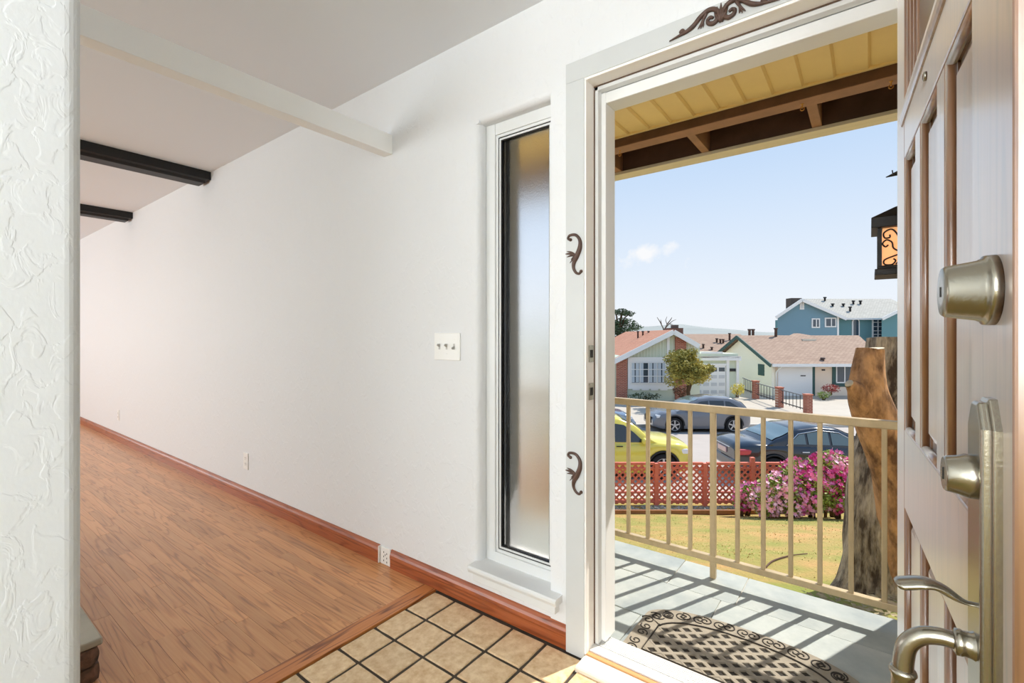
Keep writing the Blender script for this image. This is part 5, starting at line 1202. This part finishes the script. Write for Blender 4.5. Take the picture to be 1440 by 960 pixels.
for s_ in (-1, 1):
    m = MB().ball((X(2.86), f0 + s_ * (hw + .06), gz_ + 1.1), .12, 10, 6, (.7, 1, .8)); m.build('wing_mirror', YG, parent=cy_)
    cpart(cy_, 'headlamp', HEADL, (X(3.86), X(4.12), f0 + s_ * (hw * .66), f0 + s_ * (hw * .95), gz_ + .72, gz_ + .86), .03)
    cpart(cy_, 'door_handle', BLKP, (X(2.1), X(2.28), f0 + s_ * (hw - .005), f0 + s_ * (hw + .02), gz_ + .93, gz_ + .96))
    for x in (1.24, 2.04, 3.0): cpart(cy_, 'door_seam', BLKP, (X(x) - .006, X(x) + .006, f0 + s_ * (hw * .9), f0 + s_ * (hw + .001), gz_ + .42, gz_ + .93), 0)

# black saloon at the near kerb, seen from behind
BKP = M('black_car_paint', lin(26, 28, 38), .15, coat=1.)
f0 = 13.7; gz_ = zz(-3.98); tail = px(1037, 0, f0 - .9)[0]; Ln = 4.85
cb_, X, hw, wid, side = car('black_saloon', 'black saloon with red tail lamps parked at the near kerb beyond the azaleas', BKP, tail + Ln / 2, f0, gz_, 1, Ln, 1.85,
    [(0, .86), (.12, .97), (.5, 1.02), (1.0, 1.0), (3.3, .94), (4.2, .86), (4.7, .7), (4.85, .5)], [(.75, .98), (1.2, 1.2), (1.75, 1.42), (2.3, 1.47), (2.8, 1.43), (3.2, 1.28), (3.8, .93)], [1.0, 3.82], .335,
    [[(1.42, 1.04), (1.9, 1.03), (1.9, 1.3), (1.75, 1.28)], [(1.97, 1.03), (2.55, 1.01), (2.55, 1.34), (2.3, 1.36), (1.97, 1.32)], [(2.62, 1.01), (3.45, .98), (3.1, 1.2), (2.85, 1.3), (2.62, 1.34)]], roofw=.72, glass=CGL2)
for s_ in (-1, 1):
    cpart(cb_, 'tail_lamp', REDL, (X(.04), X(.5), f0 + s_ * (hw * .62), f0 + s_ * (hw * .965), gz_ + .74, gz_ + .9), .04)
    m = MB(); pts = [(1.36, 1.0), (1.72, 1.3), (2.3, 1.39), (2.85, 1.33), (3.5, .97)]; m.tube([(X(x), f0 + s_ * (side(x, z) + .014), gz_ + z) for x, z in [(a[0] + (b[0] - a[0]) * k / 4, a[1] + (b[1] - a[1]) * k / 4) for a, b in zip(pts, pts[1:]) for k in range(4)] + [pts[-1]]], .012, 5); m.build('chrome_trim', CHROME, parent=cb_)
    cpart(cb_, 'door_handle', CHROME, (X(1.75), X(1.95), f0 + s_ * (hw * .985), f0 + s_ * (hw + .02), gz_ + .82, gz_ + .85))
    m = MB().ball((X(3.4), f0 + s_ * (hw + .08), gz_ + 1.0), .1, 10, 6, (.7, 1, .7)); m.build('wing_mirror', BKP, parent=cb_)
cpart(cb_, 'number_plate', PLATEM, (X(-.03), X(.0), f0 - .26, f0 + .26, gz_ + .68, gz_ + .82), .004)
cpart(cb_, 'boot_chrome', CHROME, (X(-.015), X(.03), f0 - .45, f0 + .45, gz_ + .86, gz_ + .885))
cpart(cb_, 'bumper', BKP, (X(-.05), X(.3), f0 - hw * .86, f0 + hw * .86, gz_ + .3, gz_ + .6), .06)

# grey crossover at the far kerb
GRP = M('slate_grey_car_paint', lin(112, 114, 120), .2, coat=1.)
f0 = 21.9; gz_ = zz(-4.33); Ln = 4.4; nose = px(919.5, 0, f0 - .9)[0]
cg_, X, hw, wid, side = car('grey_crossover', 'slate grey crossover parked at the far kerb in front of the garages', GRP, nose + Ln / 2, f0, gz_, -1, Ln, 1.82,
    [(0, .9), (.2, 1.06), (.8, 1.06), (3.0, .98), (3.9, .9), (4.2, .78), (4.4, .55)], [(.1, 1.08), (.45, 1.4), (.9, 1.56), (1.7, 1.6), (2.2, 1.54), (2.6, 1.4), (3.35, .98)], [.82, 3.45], .35,
    [[(.55, 1.15), (1.15, 1.1), (1.15, 1.42), (.95, 1.4)], [(1.22, 1.1), (1.85, 1.08), (1.85, 1.44), (1.22, 1.44)], [(1.92, 1.08), (2.85, 1.04), (2.5, 1.28), (2.25, 1.4), (1.92, 1.44)]], roofw=.74)
for s_ in (-1, 1):
    cpart(cg_, 'headlamp', HEADL, (X(3.98), X(4.25), f0 + s_ * (hw * .6), f0 + s_ * (hw * .93), gz_ + .68, gz_ + .8), .03)
    cpart(cg_, 'tail_lamp', REDL, (X(.04), X(.4), f0 + s_ * (hw * .62), f0 + s_ * (hw * .95), gz_ + .88, gz_ + .98), .03)
    m = MB().ball((X(2.85), f0 + s_ * (hw + .07), gz_ + 1.06), .11, 10, 6, (.7, 1, .7)); m.build('wing_mirror', GRP, parent=cg_)
cpart(cg_, 'grille', BLKP, (X(4.36), X(4.42), f0 - .5, f0 + .5, gz_ + .4, gz_ + .68))

# blue-grey hatchback at the far kerb, cut by the door frame
BGP = M('blue_grey_car_paint', lin(110, 128, 150), .2, coat=1.)
f0 = 21.6; gz_ = zz(-4.32); Ln = 4.3; nose = px(896, 0, f0 - .9)[0]
ch_, X, hw, wid, side = car('blue_hatchback', 'blue-grey hatchback at the far kerb, partly hidden by the door frame', BGP, nose - Ln / 2, f0, gz_, 1, Ln, 1.8,
    [(0, .9), (.2, 1.0), (3.0, .98), (3.8, .88), (4.1, .74), (4.3, .5)], [(.1, 1.02), (.4, 1.36), (.9, 1.5), (1.8, 1.54), (2.4, 1.45), (3.2, .98)], [.8, 3.4], .34,
    [[(.5, 1.08), (1.2, 1.05), (1.2, 1.38), (.8, 1.36)], [(1.28, 1.05), (1.95, 1.04), (1.95, 1.4), (1.28, 1.4)], [(2.02, 1.04), (2.8, 1.02), (2.45, 1.28), (2.02, 1.4)]], roofw=.74)
for s_ in (-1, 1):
    cpart(ch_, 'headlamp', HEADL, (X(3.86), X(4.12), f0 + s_ * (hw * .6), f0 + s_ * (hw * .93), gz_ + .66, gz_ + .78), .03)
    m = MB().ball((X(2.8), f0 + s_ * (hw + .07), gz_ + 1.04), .1, 10, 6, (.7, 1, .7)); m.build('wing_mirror', BGP, parent=ch_)
